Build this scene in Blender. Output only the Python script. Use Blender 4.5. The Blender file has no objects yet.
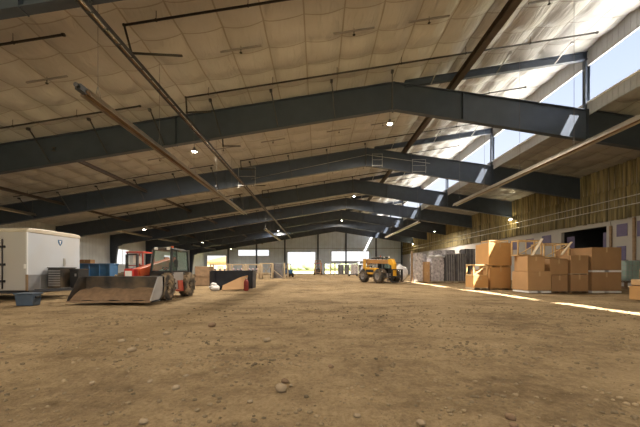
import bpy, math, random
from mathutils import Vector, Matrix, noise

random.seed(7)
PI = math.pi
SC = bpy.context.scene
COL = SC.collection
CAM_H = 1.4
FPX = 640 * 16 / 36.0

# ------------------------------------------------------------------ mesh builder
class MB:
    def __init__(self):
        self.v = []; self.f = []; self.s = []
    def add(self, vs, fs, M=None, smooth=False):
        b = len(self.v)
        for p in vs:
            p = Vector(p)
            self.v.append(M @ p if M is not None else p)
        for f in fs:
            self.f.append(tuple(b + i for i in f)); self.s.append(smooth)
        return self
    def box(self, x0, x1, y0, y1, z0, z1, M=None):
        vs = [(x0,y0,z0),(x1,y0,z0),(x1,y1,z0),(x0,y1,z0),(x0,y0,z1),(x1,y0,z1),(x1,y1,z1),(x0,y1,z1)]
        fs = [(0,3,2,1),(4,5,6,7),(0,1,5,4),(1,2,6,5),(2,3,7,6),(3,0,4,7)]
        return self.add(vs, fs, M)
    def bar(self, a, b, w, h=None, up=(0,0,1)):
        """rectangular bar from a to b"""
        a = Vector(a); b = Vector(b); h = h or w
        d = (b - a); L = d.length; d.normalize()
        u = Vector(up)
        if abs(d.dot(u)) > .98: u = Vector((1,0,0))
        s = d.cross(u).normalized(); t = s.cross(d).normalized()
        vs = []
        for p in (a, b):
            for i, j in ((-1,-1),(1,-1),(1,1),(-1,1)):
                vs.append(p + s*(i*w/2) + t*(j*h/2))
        return self.add(vs, [(0,1,2,3),(7,6,5,4),(0,4,5,1),(1,5,6,2),(2,6,7,3),(3,7,4,0)])
    def cyl(self, a, b, r, r2=None, n=12, cap=True):
        a = Vector(a); b = Vector(b); r2 = r if r2 is None else r2
        d = (b - a).normalized()
        u = Vector((0,0,1)) if abs(d.z) < .9 else Vector((1,0,0))
        s = d.cross(u).normalized(); t = s.cross(d)
        vs = []
        for p, rr in ((a, r), (b, r2)):
            for k in range(n):
                an = 2*PI*k/n
                vs.append(p + s*(rr*math.cos(an)) + t*(rr*math.sin(an)))
        fs = [(k, (k+1) % n, n + (k+1) % n, n + k) for k in range(n)]
        self.add(vs, fs, None, True)
        if cap:
            self.add(vs[:n], [tuple(range(n))[::-1]]); self.add(vs[n:], [tuple(range(n))])
        return self
    def tube(self, pts, r, n=8):
        for i in range(len(pts)-1):
            self.cyl(pts[i], pts[i+1], r, n=n)
        return self
    def lathe(self, prof, M=None, n=20):
        """prof: (r, z) pairs about local z"""
        vs = []; fs = []
        for r, z in prof:
            for k in range(n):
                an = 2*PI*k/n
                vs.append((r*math.cos(an), r*math.sin(an), z))
        for i in range(len(prof)-1):
            for k in range(n):
                fs.append((i*n+k, i*n+(k+1) % n, (i+1)*n+(k+1) % n, (i+1)*n+k))
        return self.add(vs, fs, M, True)
    def prism(self, poly, a0, a1, axis='y', M=None):
        """extrude a 2-D outline; axis y: outline in xz, axis x: outline in yz, axis z: outline in xy"""
        n = len(poly); vs = []
        for a in (a0, a1):
            for p, q in poly:
                vs.append((p,a,q) if axis == 'y' else ((a,p,q) if axis == 'x' else (p,q,a)))
        fs = [tuple(range(n)), tuple(range(2*n-1, n-1, -1))]
        fs += [(i, n+i, n+(i+1) % n, (i+1) % n) for i in range(n)]
        return self.add(vs, fs, M)
    def sphere(self, c, r, sx=1, sy=1, sz=1, n=10, m=7, jitter=0, rnd=None):
        vs = []; fs = []
        rnd = rnd or random
        for i in range(m+1):
            th = PI*i/m
            for k in range(n):
                ph = 2*PI*k/n
                j = 1 + (rnd.random()-.5)*jitter
                vs.append((c[0]+r*sx*j*math.sin(th)*math.cos(ph), c[1]+r*sy*j*math.sin(th)*math.sin(ph), c[2]+r*sz*j*math.cos(th)))
        for i in range(m):
            for k in range(n):
                fs.append((i*n+k, (i+1)*n+k, (i+1)*n+(k+1) % n, i*n+(k+1) % n))
        return self.add(vs, fs, None, True)
    def build(self, name, mat, parent=None, bevel=0, seg=2, loc=None, rotz=0):
        me = bpy.data.meshes.new(name)
        me.from_pydata([tuple(p) for p in self.v], [], self.f)
        me.polygons.foreach_set('use_smooth', self.s)
        me.update()
        import bmesh
        bm = bmesh.new(); bm.from_mesh(me)
        bmesh.ops.remove_doubles(bm, verts=bm.verts, dist=1e-5)
        bmesh.ops.recalc_face_normals(bm, faces=bm.faces)
        bm.to_mesh(me); bm.free()
        o = bpy.data.objects.new(name, me); COL.objects.link(o)
        if mat: me.materials.append(mat)
        if parent: o.parent = parent
        if loc is not None: o.location = loc
        if rotz: o.rotation_euler.z = rotz
        if bevel:
            b = o.modifiers.new('bevel', 'BEVEL'); b.width = bevel; b.segments = seg; b.limit_method = 'ANGLE'
        return o

def tag(o, label, cat, group=None, kind=None):
    o['label'] = label; o['category'] = cat
    if group: o['group'] = group
    if kind: o['kind'] = kind
    return o
def struct(o, label=None):
    o['kind'] = 'structure'
    if label: o['label'] = label
    return o
def empty(name, loc=(0,0,0), rotz=0):
    o = bpy.data.objects.new(name, None); COL.objects.link(o)
    o.location = loc; o.rotation_euler.z = rotz; o.empty_display_size = .2
    return o
def thing(name, label, cat, loc=(0,0,0), rotz=0, group=None):
    return tag(empty(name, loc, rotz), label, cat, group)
def copy_tree(o, parent=None):
    c = o.copy(); COL.objects.link(c)
    if parent is not None: c.parent = parent
    for ch in list(o.children): copy_tree(ch, c)
    return c

# ------------------------------------------------------------------ materials
def mat(name, col, rough=.6, metal=0, var=.12, scale=3.0, bump=0, bscale=20, dirt=None, dirt_amt=.5, dscale=1.2, coat=0):
    m = bpy.data.materials.new(name); m.use_nodes = True
    nt = m.node_tree; N = nt.nodes; L = nt.links
    p = N['Principled BSDF']
    p.inputs['Roughness'].default_value = rough; p.inputs['Metallic'].default_value = metal
    if coat: p.inputs['Coat Weight'].default_value = coat
    tc = N.new('ShaderNodeTexCoord')
    nz = N.new('ShaderNodeTexNoise'); nz.inputs['Scale'].default_value = scale; nz.inputs['Detail'].default_value = 5
    L.new(tc.outputs['Object'], nz.inputs['Vector'])
    rp = N.new('ShaderNodeValToRGB')
    rp.color_ramp.elements[0].position = .3; rp.color_ramp.elements[1].position = .7
    rp.color_ramp.elements[0].color = [c*(1-var) for c in col] + [1]
    rp.color_ramp.elements[1].color = [min(1, c*(1+var)) for c in col] + [1]
    L.new(nz.outputs['Fac'], rp.inputs['Fac'])
    out = rp.outputs['Color']
    if dirt:
        n2 = N.new('ShaderNodeTexNoise'); n2.inputs['Scale'].default_value = dscale; n2.inputs['Detail'].default_value = 6
        L.new(tc.outputs['Object'], n2.inputs['Vector'])
        mr = N.new('ShaderNodeMapRange'); mr.inputs[1].default_value = .42; mr.inputs[2].default_value = .68; mr.inputs[3].default_value = 0; mr.inputs[4].default_value = dirt_amt
        L.new(n2.outputs['Fac'], mr.inputs[0])
        mx = N.new('ShaderNodeMixRGB'); mx.inputs[2].default_value = list(dirt)+[1]
        L.new(mr.outputs[0], mx.inputs[0]); L.new(out, mx.inputs[1]); out = mx.outputs[0]
    L.new(out, p.inputs['Base Color'])
    if bump:
        nb = N.new('ShaderNodeTexNoise'); nb.inputs['Scale'].default_value = bscale; nb.inputs['Detail'].default_value = 4
        L.new(tc.outputs['Object'], nb.inputs['Vector'])
        bp = N.new('ShaderNodeBump'); bp.inputs['Strength'].default_value = bump; bp.inputs['Distance'].default_value = .02
        L.new(nb.outputs['Fac'], bp.inputs['Height']); L.new(bp.outputs['Normal'], p.inputs['Normal'])
    return m

def ribbed(name, col, axis, period, rough=.5, depth=.03, line=.8, sharp=.86):
    """sheet metal with narrow raised ribs every `period` metres along an axis"""
    m = bpy.data.materials.new(name); m.use_nodes = True
    nt = m.node_tree; N = nt.nodes; L = nt.links; p = N['Principled BSDF']
    p.inputs['Roughness'].default_value = rough
    tc = N.new('ShaderNodeTexCoord'); sx = N.new('ShaderNodeSeparateXYZ'); L.new(tc.outputs['Object'], sx.inputs[0])
    md = N.new('ShaderNodeMath'); md.operation = 'PINGPONG'; md.inputs[1].default_value = period/2
    L.new(sx.outputs['XYZ'.index(axis)], md.inputs[0])
    mr = N.new('ShaderNodeMapRange'); mr.inputs[1].default_value = period/2*sharp; mr.inputs[2].default_value = period/2
    L.new(md.outputs[0], mr.inputs[0])
    nz = N.new('ShaderNodeTexNoise'); nz.inputs['Scale'].default_value = .7; nz.inputs['Detail'].default_value = 4
    L.new(tc.outputs['Object'], nz.inputs['Vector'])
    r = N.new('ShaderNodeValToRGB')
    r.color_ramp.elements[0].position = .3; r.color_ramp.elements[1].position = .7
    r.color_ramp.elements[0].color = [c*.9 for c in col]+[1]; r.color_ramp.elements[1].color = [min(1,c*1.06) for c in col]+[1]
    L.new(nz.outputs['Fac'], r.inputs[0])
    mx = N.new('ShaderNodeMixRGB'); mx.inputs[2].default_value = [c*line for c in col]+[1]
    L.new(mr.outputs[0], mx.inputs[0]); L.new(r.outputs[0], mx.inputs[1]); L.new(mx.outputs[0], p.inputs['Base Color'])
    bp = N.new('ShaderNodeBump'); bp.inputs['Strength'].default_value = .8; bp.inputs['Distance'].default_value = depth
    L.new(mr.outputs[0], bp.inputs['Height']); L.new(bp.outputs[0], p.inputs['Normal'])
    return m

def emit(name, col, strength):
    m = bpy.data.materials.new(name); m.use_nodes = True
    p = m.node_tree.nodes['Principled BSDF']
    p.inputs['Base Color'].default_value = (.8,.8,.8,1)
    p.inputs['Emission Color'].default_value = list(col)+[1]; p.inputs['Emission Strength'].default_value = strength
    return m

def glass(name, col=(.55,.75,.68), alpha=.45):
    m = bpy.data.materials.new(name); m.use_nodes = True
    nt = m.node_tree; N = nt.nodes; L = nt.links; p = N['Principled BSDF']
    p.inputs['Base Color'].default_value = list(col)+[1]; p.inputs['Roughness'].default_value = .06
    p.inputs['Alpha'].default_value = alpha
    return m

DIRT = (.36,.25,.14)
M = {}
M['steel'] = mat('painted_steel', (.040,.053,.080), .45, .0, .15, 1.5)
M['steel_dark'] = mat('dark_steel', (.05,.05,.055), .5, .0, .2, 3)
M['brown_steel'] = mat('rust_primer_steel', (.065,.048,.038), .55, 0, .2, 3)
M['grey_trim'] = ribbed('grey_fascia_metal', (.42,.43,.455), 'Y', .30, .45)
M['white_metal'] = mat('white_roof_metal', (.85,.86,.86), .4, 0, .04)
M['pipe'] = mat('black_iron_pipe', (.03,.026,.024), .5, .2, .2)
M['galv'] = mat('galvanised_metal', (.50,.49,.47), .35, .8, .15, 4)
M['alu'] = mat('aluminium_reflector', (.42,.37,.31), .32, .9, .12, 3)
M['tube'] = mat('heater_tube', (.16,.10,.06), .4, .6, .2)
M['wire'] = mat('wire', (.16,.155,.15), .7, .0)
M['black'] = mat('black_paint', (.018,.018,.02), .45, 0, .3, 4, dirt=DIRT, dirt_amt=.35)
M['black_clean'] = mat('black_clean', (.02,.02,.022), .4)
M['rubber'] = mat('muddy_rubber', (.06,.05,.04), .85, 0, .3, 5, bump=.3, bscale=15, dirt=(.42,.31,.19), dirt_amt=1.0, dscale=2.2)
M['tyre'] = mat('black_tyre', (.03,.028,.026), .8, 0, .3, 5, bump=.3, dirt=DIRT, dirt_amt=.5, dscale=2)
M['red'] = mat('red_paint', (.50,.025,.02), .35, 0, .1, 2, dirt=DIRT, dirt_amt=.35, coat=.3)
M['orange_red'] = mat('orange_red_paint', (.58,.10,.03), .4, 0, .1, 2, dirt=DIRT, dirt_amt=.3)
M['yellow'] = mat('yellow_paint', (.78,.40,.02), .38, 0, .08, 2, dirt=DIRT, dirt_amt=.3, coat=.2)
M['boom_brown'] = mat('weathered_orange_paint', (.42,.20,.05), .45, 0, .25, 2, dirt=DIRT, dirt_amt=.5)
M['silver'] = mat('silver_paint', (.42,.42,.43), .4, .3, .1, 2, dirt=DIRT, dirt_amt=.3)
M['grey'] = mat('grey_paint', (.22,.22,.23), .5, 0, .12, 2, dirt=DIRT, dirt_amt=.3)
M['white'] = mat('white_paint', (.72,.73,.74), .4, 0, .04, 2)
M['trailer_white'] = mat('trailer_white', (.50,.53,.58), .35, 0, .04, .8, dirt=(.48,.43,.36), dirt_amt=.25, dscale=.9)
M['trailer_side'] = mat('trailer_side_skin', (.46,.445,.42), .4, 0, .05, .8, dirt=(.45,.38,.30), dirt_amt=.35, dscale=.8)
M['cream'] = mat('cream_cap', (.55,.50,.41), .4, 0, .06, 1, dirt=(.45,.34,.2), dirt_amt=.4)
M['treadplate'] = mat('treadplate_aluminium', (.42,.43,.45), .4, .7, .1, 3, bump=.3, bscale=60)
M['blue'] = mat('blue_steel', (.03,.11,.24), .5, 0, .2, 1.5, dirt=(.12,.12,.14), dirt_amt=.5)
M['blue_tractor'] = mat('blue_paint', (.04,.14,.34), .4, 0, .15, 2)
M['navy'] = mat('navy_black_steel', (.016,.020,.035), .45, 0, .3, 2, dirt=(.07,.06,.06), dirt_amt=.4)
M['tub'] = mat('blue_grey_plastic', (.07,.10,.14), .5, 0, .15, 3)
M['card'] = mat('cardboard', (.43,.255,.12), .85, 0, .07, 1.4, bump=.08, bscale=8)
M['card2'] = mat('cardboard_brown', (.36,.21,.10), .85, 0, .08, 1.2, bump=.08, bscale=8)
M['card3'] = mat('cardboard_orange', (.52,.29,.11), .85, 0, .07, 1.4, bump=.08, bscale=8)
M['tape'] = mat('packing_tape', (.50,.33,.17), .3, 0, .05)
M['wood'] = mat('pine_timber', (.62,.42,.20), .7, 0, .16, 4, bump=.1, bscale=30)
M['wood_pale'] = mat('pale_timber', (.54,.44,.31), .75, 0, .14, 4)
M['wood_dark'] = mat('weathered_timber', (.26,.17,.10), .8, 0, .2, 4)
M['foam'] = mat('white_foam', (.82,.81,.78), .8, 0, .03)
M['wrap'] = mat('stretch_wrap', (.50,.46,.47), .25, 0, .45, 4.5, bump=.7, bscale=6, coat=.4)
M['wrap_dark'] = mat('dark_wrapped_board', (.13,.125,.135), .3, 0, .45, 2.2, bump=.5, bscale=5, coat=.4)
M['bag'] = mat('white_woven_bag', (.75,.73,.72), .5, 0, .1, 3, bump=.5, bscale=4)
M['purple'] = mat('purple_board', (.13,.11,.20), .7, 0, .12, 2)
M['wallboard'] = mat('pale_wall_board', (.40,.38,.36), .8, 0, .08, .5, dirt=(.40,.34,.25), dirt_amt=.35, dscale=.5)
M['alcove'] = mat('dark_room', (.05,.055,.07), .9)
M['far_wall'] = ribbed('pale_grey_wall_sheet', (.64,.72,.82), 'X', 1.2, .5, .05, .72, .90)
M['left_wall'] = ribbed('pale_grey_side_sheet', (.55,.57,.58), 'Y', .6, .5, .04, .75)
M['glass'] = glass('cab_glass', (.20,.34,.28), .38)
M['lamp'] = emit('lamp_lens', (1,.93,.78), 22)
M['amber'] = emit('amber_lens', (1,.35,.05), .0)
M['ibc'] = mat('translucent_tank_plastic', (.38,.52,.48), .4, 0, .08, 2)
M['stone'] = mat('field_stone', (.33,.25,.155), .9, 0, .2, 6, bump=.4, bscale=20)
M['gravel'] = mat('brown_gravel', (.27,.20,.115), .95, 0, .55, 1.7)
M['stone_dark'] = mat('dark_clod', (.22,.14,.08), .95, 0, .2, 6, bump=.4, bscale=20)
M['leaf'] = mat('tree_foliage', (.17,.20,.10), .9, 0, .4, .4, bump=.5, bscale=2)
M['pink_load'] = mat('mauve_sacks', (.33,.25,.28), .8, 0, .2, 3)
M['paper'] = mat('white_sign', (.80,.78,.76), .5, 0, .03)

def dirt_material():
    m = bpy.data.materials.new('dirt_floor'); m.use_nodes = True
    nt = m.node_tree; N = nt.nodes; L = nt.links; p = N['Principled BSDF']
    p.inputs['Roughness'].default_value = .95; p.inputs['Specular IOR Level'].default_value = .15
    tc = N.new('ShaderNodeTexCoord')
    def nz(scale, det, rough=.6, stretch=None):
        n = N.new('ShaderNodeTexNoise'); n.inputs['Scale'].default_value = scale; n.inputs['Detail'].default_value = det; n.inputs['Roughness'].default_value = rough
        if stretch:
            mp = N.new('ShaderNodeMapping'); mp.inputs['Scale'].default_value = stretch; mp.inputs['Rotation'].default_value = (0,0,.35)
            L.new(tc.outputs['Object'], mp.inputs['Vector']); L.new(mp.outputs[0], n.inputs['Vector'])
        else:
            L.new(tc.outputs['Object'], n.inputs['Vector'])
        return n
    a = nz(.45, 8, .62); b = nz(3.2, 8, .7); c = nz(22, 5, .7); t = nz(.9, 6, .65, (.35,1.6,1))
    r = N.new('ShaderNodeValToRGB'); e = r.color_ramp.elements
    e[0].position = .385; e[0].color = (.200,.135,.072,1); e[1].position = .615; e[1].color = (.540,.395,.225,1)
    k = e.new(.5); k.color = (.395,.285,.158,1)
    add = N.new('ShaderNodeMath'); add.operation = 'ADD'
    m1 = N.new('ShaderNodeMath'); m1.operation = 'MULTIPLY'; m1.inputs[1].default_value = .45; L.new(a.outputs[0], m1.inputs[0])
    m2 = N.new('ShaderNodeMath'); m2.operation = 'MULTIPLY'; m2.inputs[1].default_value = .30; L.new(b.outputs[0], m2.inputs[0])
    L.new(m1.outputs[0], add.inputs[0]); L.new(m2.outputs[0], add.inputs[1])
    m3 = N.new('ShaderNodeMath'); m3.operation = 'MULTIPLY_ADD'; m3.inputs[1].default_value = .25; L.new(t.outputs[0], m3.inputs[0]); L.new(add.outputs[0], m3.inputs[2])
    L.new(m3.outputs[0], r.inputs[0])
    # pale crumbs
    vo = N.new('ShaderNodeTexVoronoi'); vo.inputs['Scale'].default_value = 9; L.new(tc.outputs['Object'], vo.inputs['Vector'])
    mr = N.new('ShaderNodeMapRange'); mr.inputs[1].default_value = .17; mr.inputs[2].default_value = .08; mr.inputs[3].default_value = 0; mr.inputs[4].default_value = .30
    L.new(vo.outputs['Distance'], mr.inputs[0])
    gate = N.new('ShaderNodeMapRange'); gate.inputs[1].default_value = .52; gate.inputs[2].default_value = .62; L.new(b.outputs[0], gate.inputs[0])
    mu = N.new('ShaderNodeMath'); mu.operation = 'MULTIPLY'; L.new(mr.outputs[0], mu.inputs[0]); L.new(gate.outputs[0], mu.inputs[1])
    mx = N.new('ShaderNodeMixRGB'); mx.inputs[2].default_value = (.46,.35,.21,1); L.new(mu.outputs[0], mx.inputs[0]); L.new(r.outputs[0], mx.inputs[1])
    fine = N.new('ShaderNodeMixRGB'); fine.blend_type = 'MULTIPLY'; fine.inputs[0].default_value = .55
    fr = N.new('ShaderNodeValToRGB'); fr.color_ramp.elements[0].position = .3; fr.color_ramp.elements[1].position = .6
    fr.color_ramp.elements[0].color = (.42,.39,.35,1); fr.color_ramp.elements[1].color = (1,1,1,1)
    L.new(c.outputs[0], fr.inputs[0]); L.new(mx.outputs[0], fine.inputs[1]); L.new(fr.outputs[0], fine.inputs[2])
    L.new(fine.outputs[0], p.inputs['Base Color'])
    h = N.new('ShaderNodeMath'); h.operation = 'ADD'; L.new(b.outputs[0], h.inputs[0])
    hc = N.new('ShaderNodeMath'); hc.operation = 'MULTIPLY'; hc.inputs[1].default_value = .35; L.new(c.outputs[0], hc.inputs[0]); L.new(hc.outputs[0], h.inputs[1])
    bp = N.new('ShaderNodeBump'); bp.inputs['Strength'].default_value = 1.0; bp.inputs['Distance'].default_value = .20
    L.new(h.outputs[0], bp.inputs['Height']); L.new(bp.outputs[0], p.inputs['Normal'])
    return m
M['dirt'] = dirt_material()

SEAM_X, SEAM_Y, SEAM_X0, SEAM_Y0 = 1.72, 1.45, 4.57, .45
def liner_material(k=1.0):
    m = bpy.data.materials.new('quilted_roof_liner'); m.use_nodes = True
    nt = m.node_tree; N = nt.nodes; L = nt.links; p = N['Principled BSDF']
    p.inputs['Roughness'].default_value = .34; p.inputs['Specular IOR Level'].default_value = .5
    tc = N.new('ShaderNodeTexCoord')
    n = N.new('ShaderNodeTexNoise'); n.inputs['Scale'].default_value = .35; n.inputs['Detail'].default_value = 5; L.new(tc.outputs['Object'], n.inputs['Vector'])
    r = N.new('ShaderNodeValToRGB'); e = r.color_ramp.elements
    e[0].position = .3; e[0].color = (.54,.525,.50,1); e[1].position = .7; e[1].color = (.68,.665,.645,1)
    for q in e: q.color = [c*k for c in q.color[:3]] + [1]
    L.new(n.outputs[0], r.inputs[0])
    # seams: strap lines on the quilting grid, crease shade painted into their dark colour
    sx = N.new('ShaderNodeSeparateXYZ'); L.new(tc.outputs['Object'], sx.inputs[0])
    outs = []
    for ax, per, off, w in ((0, SEAM_X, SEAM_X0, .035), (1, SEAM_Y, SEAM_Y0, .022)):
        s = N.new('ShaderNodeMath'); s.operation = 'SUBTRACT'; s.inputs[1].default_value = off; L.new(sx.outputs[ax], s.inputs[0])
        pp = N.new('ShaderNodeMath'); pp.operation = 'PINGPONG'; pp.inputs[1].default_value = per/2; L.new(s.outputs[0], pp.inputs[0])
        lt = N.new('ShaderNodeMath'); lt.operation = 'LESS_THAN'; lt.inputs[1].default_value = w; L.new(pp.outputs[0], lt.inputs[0])
        sc_ = N.new('ShaderNodeMath'); sc_.operation = 'MULTIPLY'; sc_.inputs[1].default_value = (1.0,.9)[ax]; L.new(lt.outputs[0], sc_.inputs[0]); outs.append(sc_)
    mxm = N.new('ShaderNodeMath'); mxm.operation = 'MAXIMUM'; L.new(outs[0].outputs[0], mxm.inputs[0]); L.new(outs[1].outputs[0], mxm.inputs[1])
    ms = N.new('ShaderNodeMath'); ms.operation = 'MULTIPLY'; ms.inputs[1].default_value = .75; L.new(mxm.outputs[0], ms.inputs[0])
    mx = N.new('ShaderNodeMixRGB'); mx.inputs[2].default_value = (.33*k,.29*k,.23*k,1); L.new(ms.outputs[0], mx.inputs[0]); L.new(r.outputs[0], mx.inputs[1])
    L.new(mx.outputs[0], p.inputs['Base Color'])
    mp = N.new('ShaderNodeMapping'); mp.inputs['Scale'].default_value = (2.2,.55,1); mp.inputs['Rotation'].default_value = (0,0,.25); L.new(tc.outputs['Object'], mp.inputs['Vector'])
    nb = N.new('ShaderNodeTexNoise'); nb.inputs['Scale'].default_value = 1.3; nb.inputs['Detail'].default_value = 4; nb.inputs['Distortion'].default_value = 1.2; L.new(mp.outputs[0], nb.inputs['Vector'])
    bp = N.new('ShaderNodeBump'); bp.inputs['Strength'].default_value = .7; bp.inputs['Distance'].default_value = .10
    L.new(nb.outputs[0], bp.inputs['Height']); L.new(bp.outputs[0], p.inputs['Normal'])
    return m
M['liner'] = liner_material(.78); M['liner_dim'] = liner_material(.55)  # second is the same liner darkened, low-slope dimness put into its colour

def batt_material():
    m = bpy.data.materials.new('wall_insulation_batts'); m.use_nodes = True
    nt = m.node_tree; N = nt.nodes; L = nt.links; p = N['Principled BSDF']
    p.inputs['Roughness'].default_value = .8
    tc = N.new('ShaderNodeTexCoord')
    mp = N.new('ShaderNodeMapping'); mp.inputs['Scale'].default_value = (1,3.2,.10); L.new(tc.outputs['Object'], mp.inputs['Vector'])
    n = N.new('ShaderNodeTexNoise'); n.inputs['Scale'].default_value = 1.6; n.inputs['Detail'].default_value = 5; L.new(mp.outputs[0], n.inputs['Vector'])
    r = N.new('ShaderNodeValToRGB'); e = r.color_ramp.elements
    e[0].position = .38; e[0].color = (.085,.070,.033,1); e[1].position = .62; e[1].color = (.27,.215,.10,1)
    L.new(n.outputs[0], r.inputs[0]); L.new(r.outputs[0], p.inputs['Base Color'])
    return m
M['batt'] = batt_material()

def ground_out():
    m = bpy.data.materials.new('dry_field'); m.use_nodes = True
    nt = m.node_tree; N = nt.nodes; L = nt.links; p = N['Principled BSDF']; p.inputs['Roughness'].default_value = 1
    tc = N.new('ShaderNodeTexCoord'); n = N.new('ShaderNodeTexNoise'); n.inputs['Scale'].default_value = .05; n.inputs['Detail'].default_value = 6
    L.new(tc.outputs['Object'], n.inputs['Vector'])
    r = N.new('ShaderNodeValToRGB'); e = r.color_ramp.elements
    e[0].position = .35; e[0].color = (.22,.24,.09,1); e[1].position = .62; e[1].color = (.42,.34,.19,1)
    L.new(n.outputs[0], r.inputs[0]); L.new(r.outputs[0], p.inputs['Base Color'])
    return m
M['field'] = ground_out()

# ------------------------------------------------------------------ building shell
XL, XR, YB, YF = -33.0, 24.6, -9.0, 82.5        # side walls, open front end, far end wall
XP, ZP = 4.57, 12.7                              # ridge of the steel frames
SL, SR = .158, .143
XC = 16.3                                        # clerestory line
FR = [8.3] + [17.28 + 9.32*i for i in range(7)]  # frame positions, then the end wall
YF = FR[-1] + 9.32
def zl(x): return ZP + SL*(x - XP)               # top of the left slope
def zr(x): return ZP - SR*(x - XP)               # top of the right rafters
def zroof(x): return zl(x) if x < XC + 1.0 else zr(x)

# floor : dirt, gently uneven
def axis_pts(segs):
    out = []
    for a, b, n in segs:
        out += [a + (b-a)*i/n for i in range(n)]
    return out + [segs[-1][1]]
xs = axis_pts([(-34,-14,40),(-14,14,170),(14,26,30)])
ys = axis_pts([(YB-3,1,20),(1,9,80),(9,20,60),(20,85,70)])
mb = MB(); vs = []
for y in ys:
    for x in xs:
        z = .030*noise.noise((x*.35, y*.35, 1.7)) + .020*noise.noise((x*1.3, y*1.3, 5)) + .020*noise.noise((x*4, y*4, 9))
        if y > 24: z *= .6
        vs.append((x, y, z - .028))
nx = len(xs)
fs = [(j*nx+i, j*nx+i+1, (j+1)*nx+i+1, (j+1)*nx+i) for j in range(len(ys)-1) for i in range(nx-1)]
mb.add(vs, fs, None, True)
struct(mb.build('floor', M['dirt']), 'tan compacted dirt floor')
mb = MB(); mb.add([(-400,-120,-.10),(400,-120,-.10),(400,600,-.10),(-400,600,-.10)], [(0,1,2,3)])
struct(mb.build('ground', M['field']), 'sunlit dry field outside')

# ceiling : quilted liner, left slope running past the ridge to the clerestory
def liner(x0, x1, zf, name, label):
    mb = MB(); sxn, syn = 8, 7
    k0 = math.floor((x0 - SEAM_X0)/SEAM_X); xs = []
    k = k0
    while SEAM_X0 + k*SEAM_X < x1:
        for i in range(sxn):
            x = SEAM_X0 + (k + i/sxn)*SEAM_X
            if x0 < x < x1: xs.append(x)
        k += 1
    xs = [x0] + xs + [x1]
    ys = []
    y = YB - 1; n = int((YF - YB + 1)/(SEAM_Y/syn))
    ys = [YB - 1 + (YF - YB + 1)*i/n for i in range(n+1)]
    vs = []
    for y in ys:
        for x in xs:
            a = abs(math.sin(PI*(x-SEAM_X0)/SEAM_X))**.75; b = abs(math.sin(PI*(y-SEAM_Y0)/SEAM_Y))**.75
            sag = (.20 + .10*noise.noise((x*.5, y*.5, 3)))*a*(.5+.5*b) + .075*b
            vs.append((x, y, zf(x) + .34 - sag + .03*noise.noise((x*.9, y*.6, 8))))
    nx = len(xs)
    fs = [(j*nx+i, j*nx+i+1, (j+1)*nx+i+1, (j+1)*nx+i) for j in range(len(ys)-1) for i in range(nx-1)]
    mb.add(vs, fs, None, True)
    o = mb.build(name, M['liner' if 'left' in name else 'liner_dim']); struct(o, label)
liner(XL, XC + .05, zl, 'ceiling_left', 'quilted tan roof liner of the long slope')
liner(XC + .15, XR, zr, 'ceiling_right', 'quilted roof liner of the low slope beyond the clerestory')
OVER = 1.0
mb = MB()
mb.prism([(XL-.6, zl(XL-.6)+.42), (XC+OVER, zl(XC+OVER)+.42), (XC+OVER, zl(XC+OVER)+.50), (XL-.6, zl(XL-.6)+.50)], YB-1.5, YF+.6)
struct(mb.build('roof_left', M['white_metal']), 'white metal roof over the long slope')
mb = MB()
mb.prism([(XC-.05, zr(XC)+.40), (XR+.6, zr(XR+.6)+.40), (XR+.6, zr(XR+.6)+.48), (XC-.05, zr(XC)+.48)], YB-1.5, YF+.6)
struct(mb.build('roof_right', M['white_metal']), 'white metal roof over the low slope')
# fascia over and curb under the clerestory opening
mb = MB(); mb.box(XC+.02, XC+.12, YB-1, YF, zl(XC)-.85, zl(XC)+.42)
struct(mb.build('trim_1', M['grey_trim']), 'ribbed grey fascia above the clerestory opening')
mb = MB(); mb.box(XC+.02, XC+.12, YB-1, YF, zr(XC)-.32, zr(XC)+.46)
struct(mb.build('trim_2', M['grey_trim']), 'ribbed grey curb below the clerestory opening')
mb = MB(); mb.box(XC+OVER-.08, XC+OVER, YB-1.5, YF+.6, zl(XC+OVER)+.05, zl(XC+OVER)+.45)
struct(mb.build('trim_3', M['white_metal']), 'white eave edge beyond the clerestory')

def wall_with_holes(name, m, fixed, a0, a1, zf, holes, axis, t=.15, label=None):
    """wall in the plane axis=fixed; holes are (a0,a1,z0,z1); zf gives its top"""
    cuts = sorted({a0, a1, *[h[0] for h in holes], *[h[1] for h in holes]} | ({XP, XC} if axis == 'y' else set()))
    mb = MB()
    for u, w in zip(cuts, cuts[1:]):
        hs = sorted([h for h in holes if h[0] < w - 1e-6 and h[1] > u + 1e-6], key=lambda h: h[2])
        spans = []; z = 0.0
        for h in hs:
            if h[2] > z: spans.append((z, h[2], False))
            z = h[3]
        spans.append((z, None, True))
        for lo, hi, top in spans:
            h0, h1 = (zf(u+1e-4), zf(w-1e-4)) if top else (hi, hi)
            if axis == 'y': mb.prism([(u,lo),(w,lo),(w,h1),(u,h0)], fixed, fixed+t, 'y')
            else: mb.prism([(u,lo),(w,lo),(w,h1),(u,h0)], fixed, fixed+t, 'x')
    return struct(mb.build(name, m), label)
def ztop(x): return (zl(x) if x < XC + .06 else zr(x)) + .38
far_holes = [(-32.2,-26.6,0,5.3), (-23.2,-14.2,5.2,6.95), (-8.85,-.75,0,6.35), (2.0,15.0,0,3.0), (3.9,14.85,3.66,6.55)]
wall_with_holes('wall_back', M['far_wall'], YF, XL, XR, ztop, far_holes, 'y', label='pale grey ribbed end wall far away')
left_holes = [(46.6,49.6,2.2,4.7), (61,64,2.2,4.4)]
wall_with_holes('wall_left', M['left_wall'], XL-.15, YB-1, YF, lambda y: zl(XL)+.38, left_holes, 'x', label='pale grey ribbed side wall')
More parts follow.
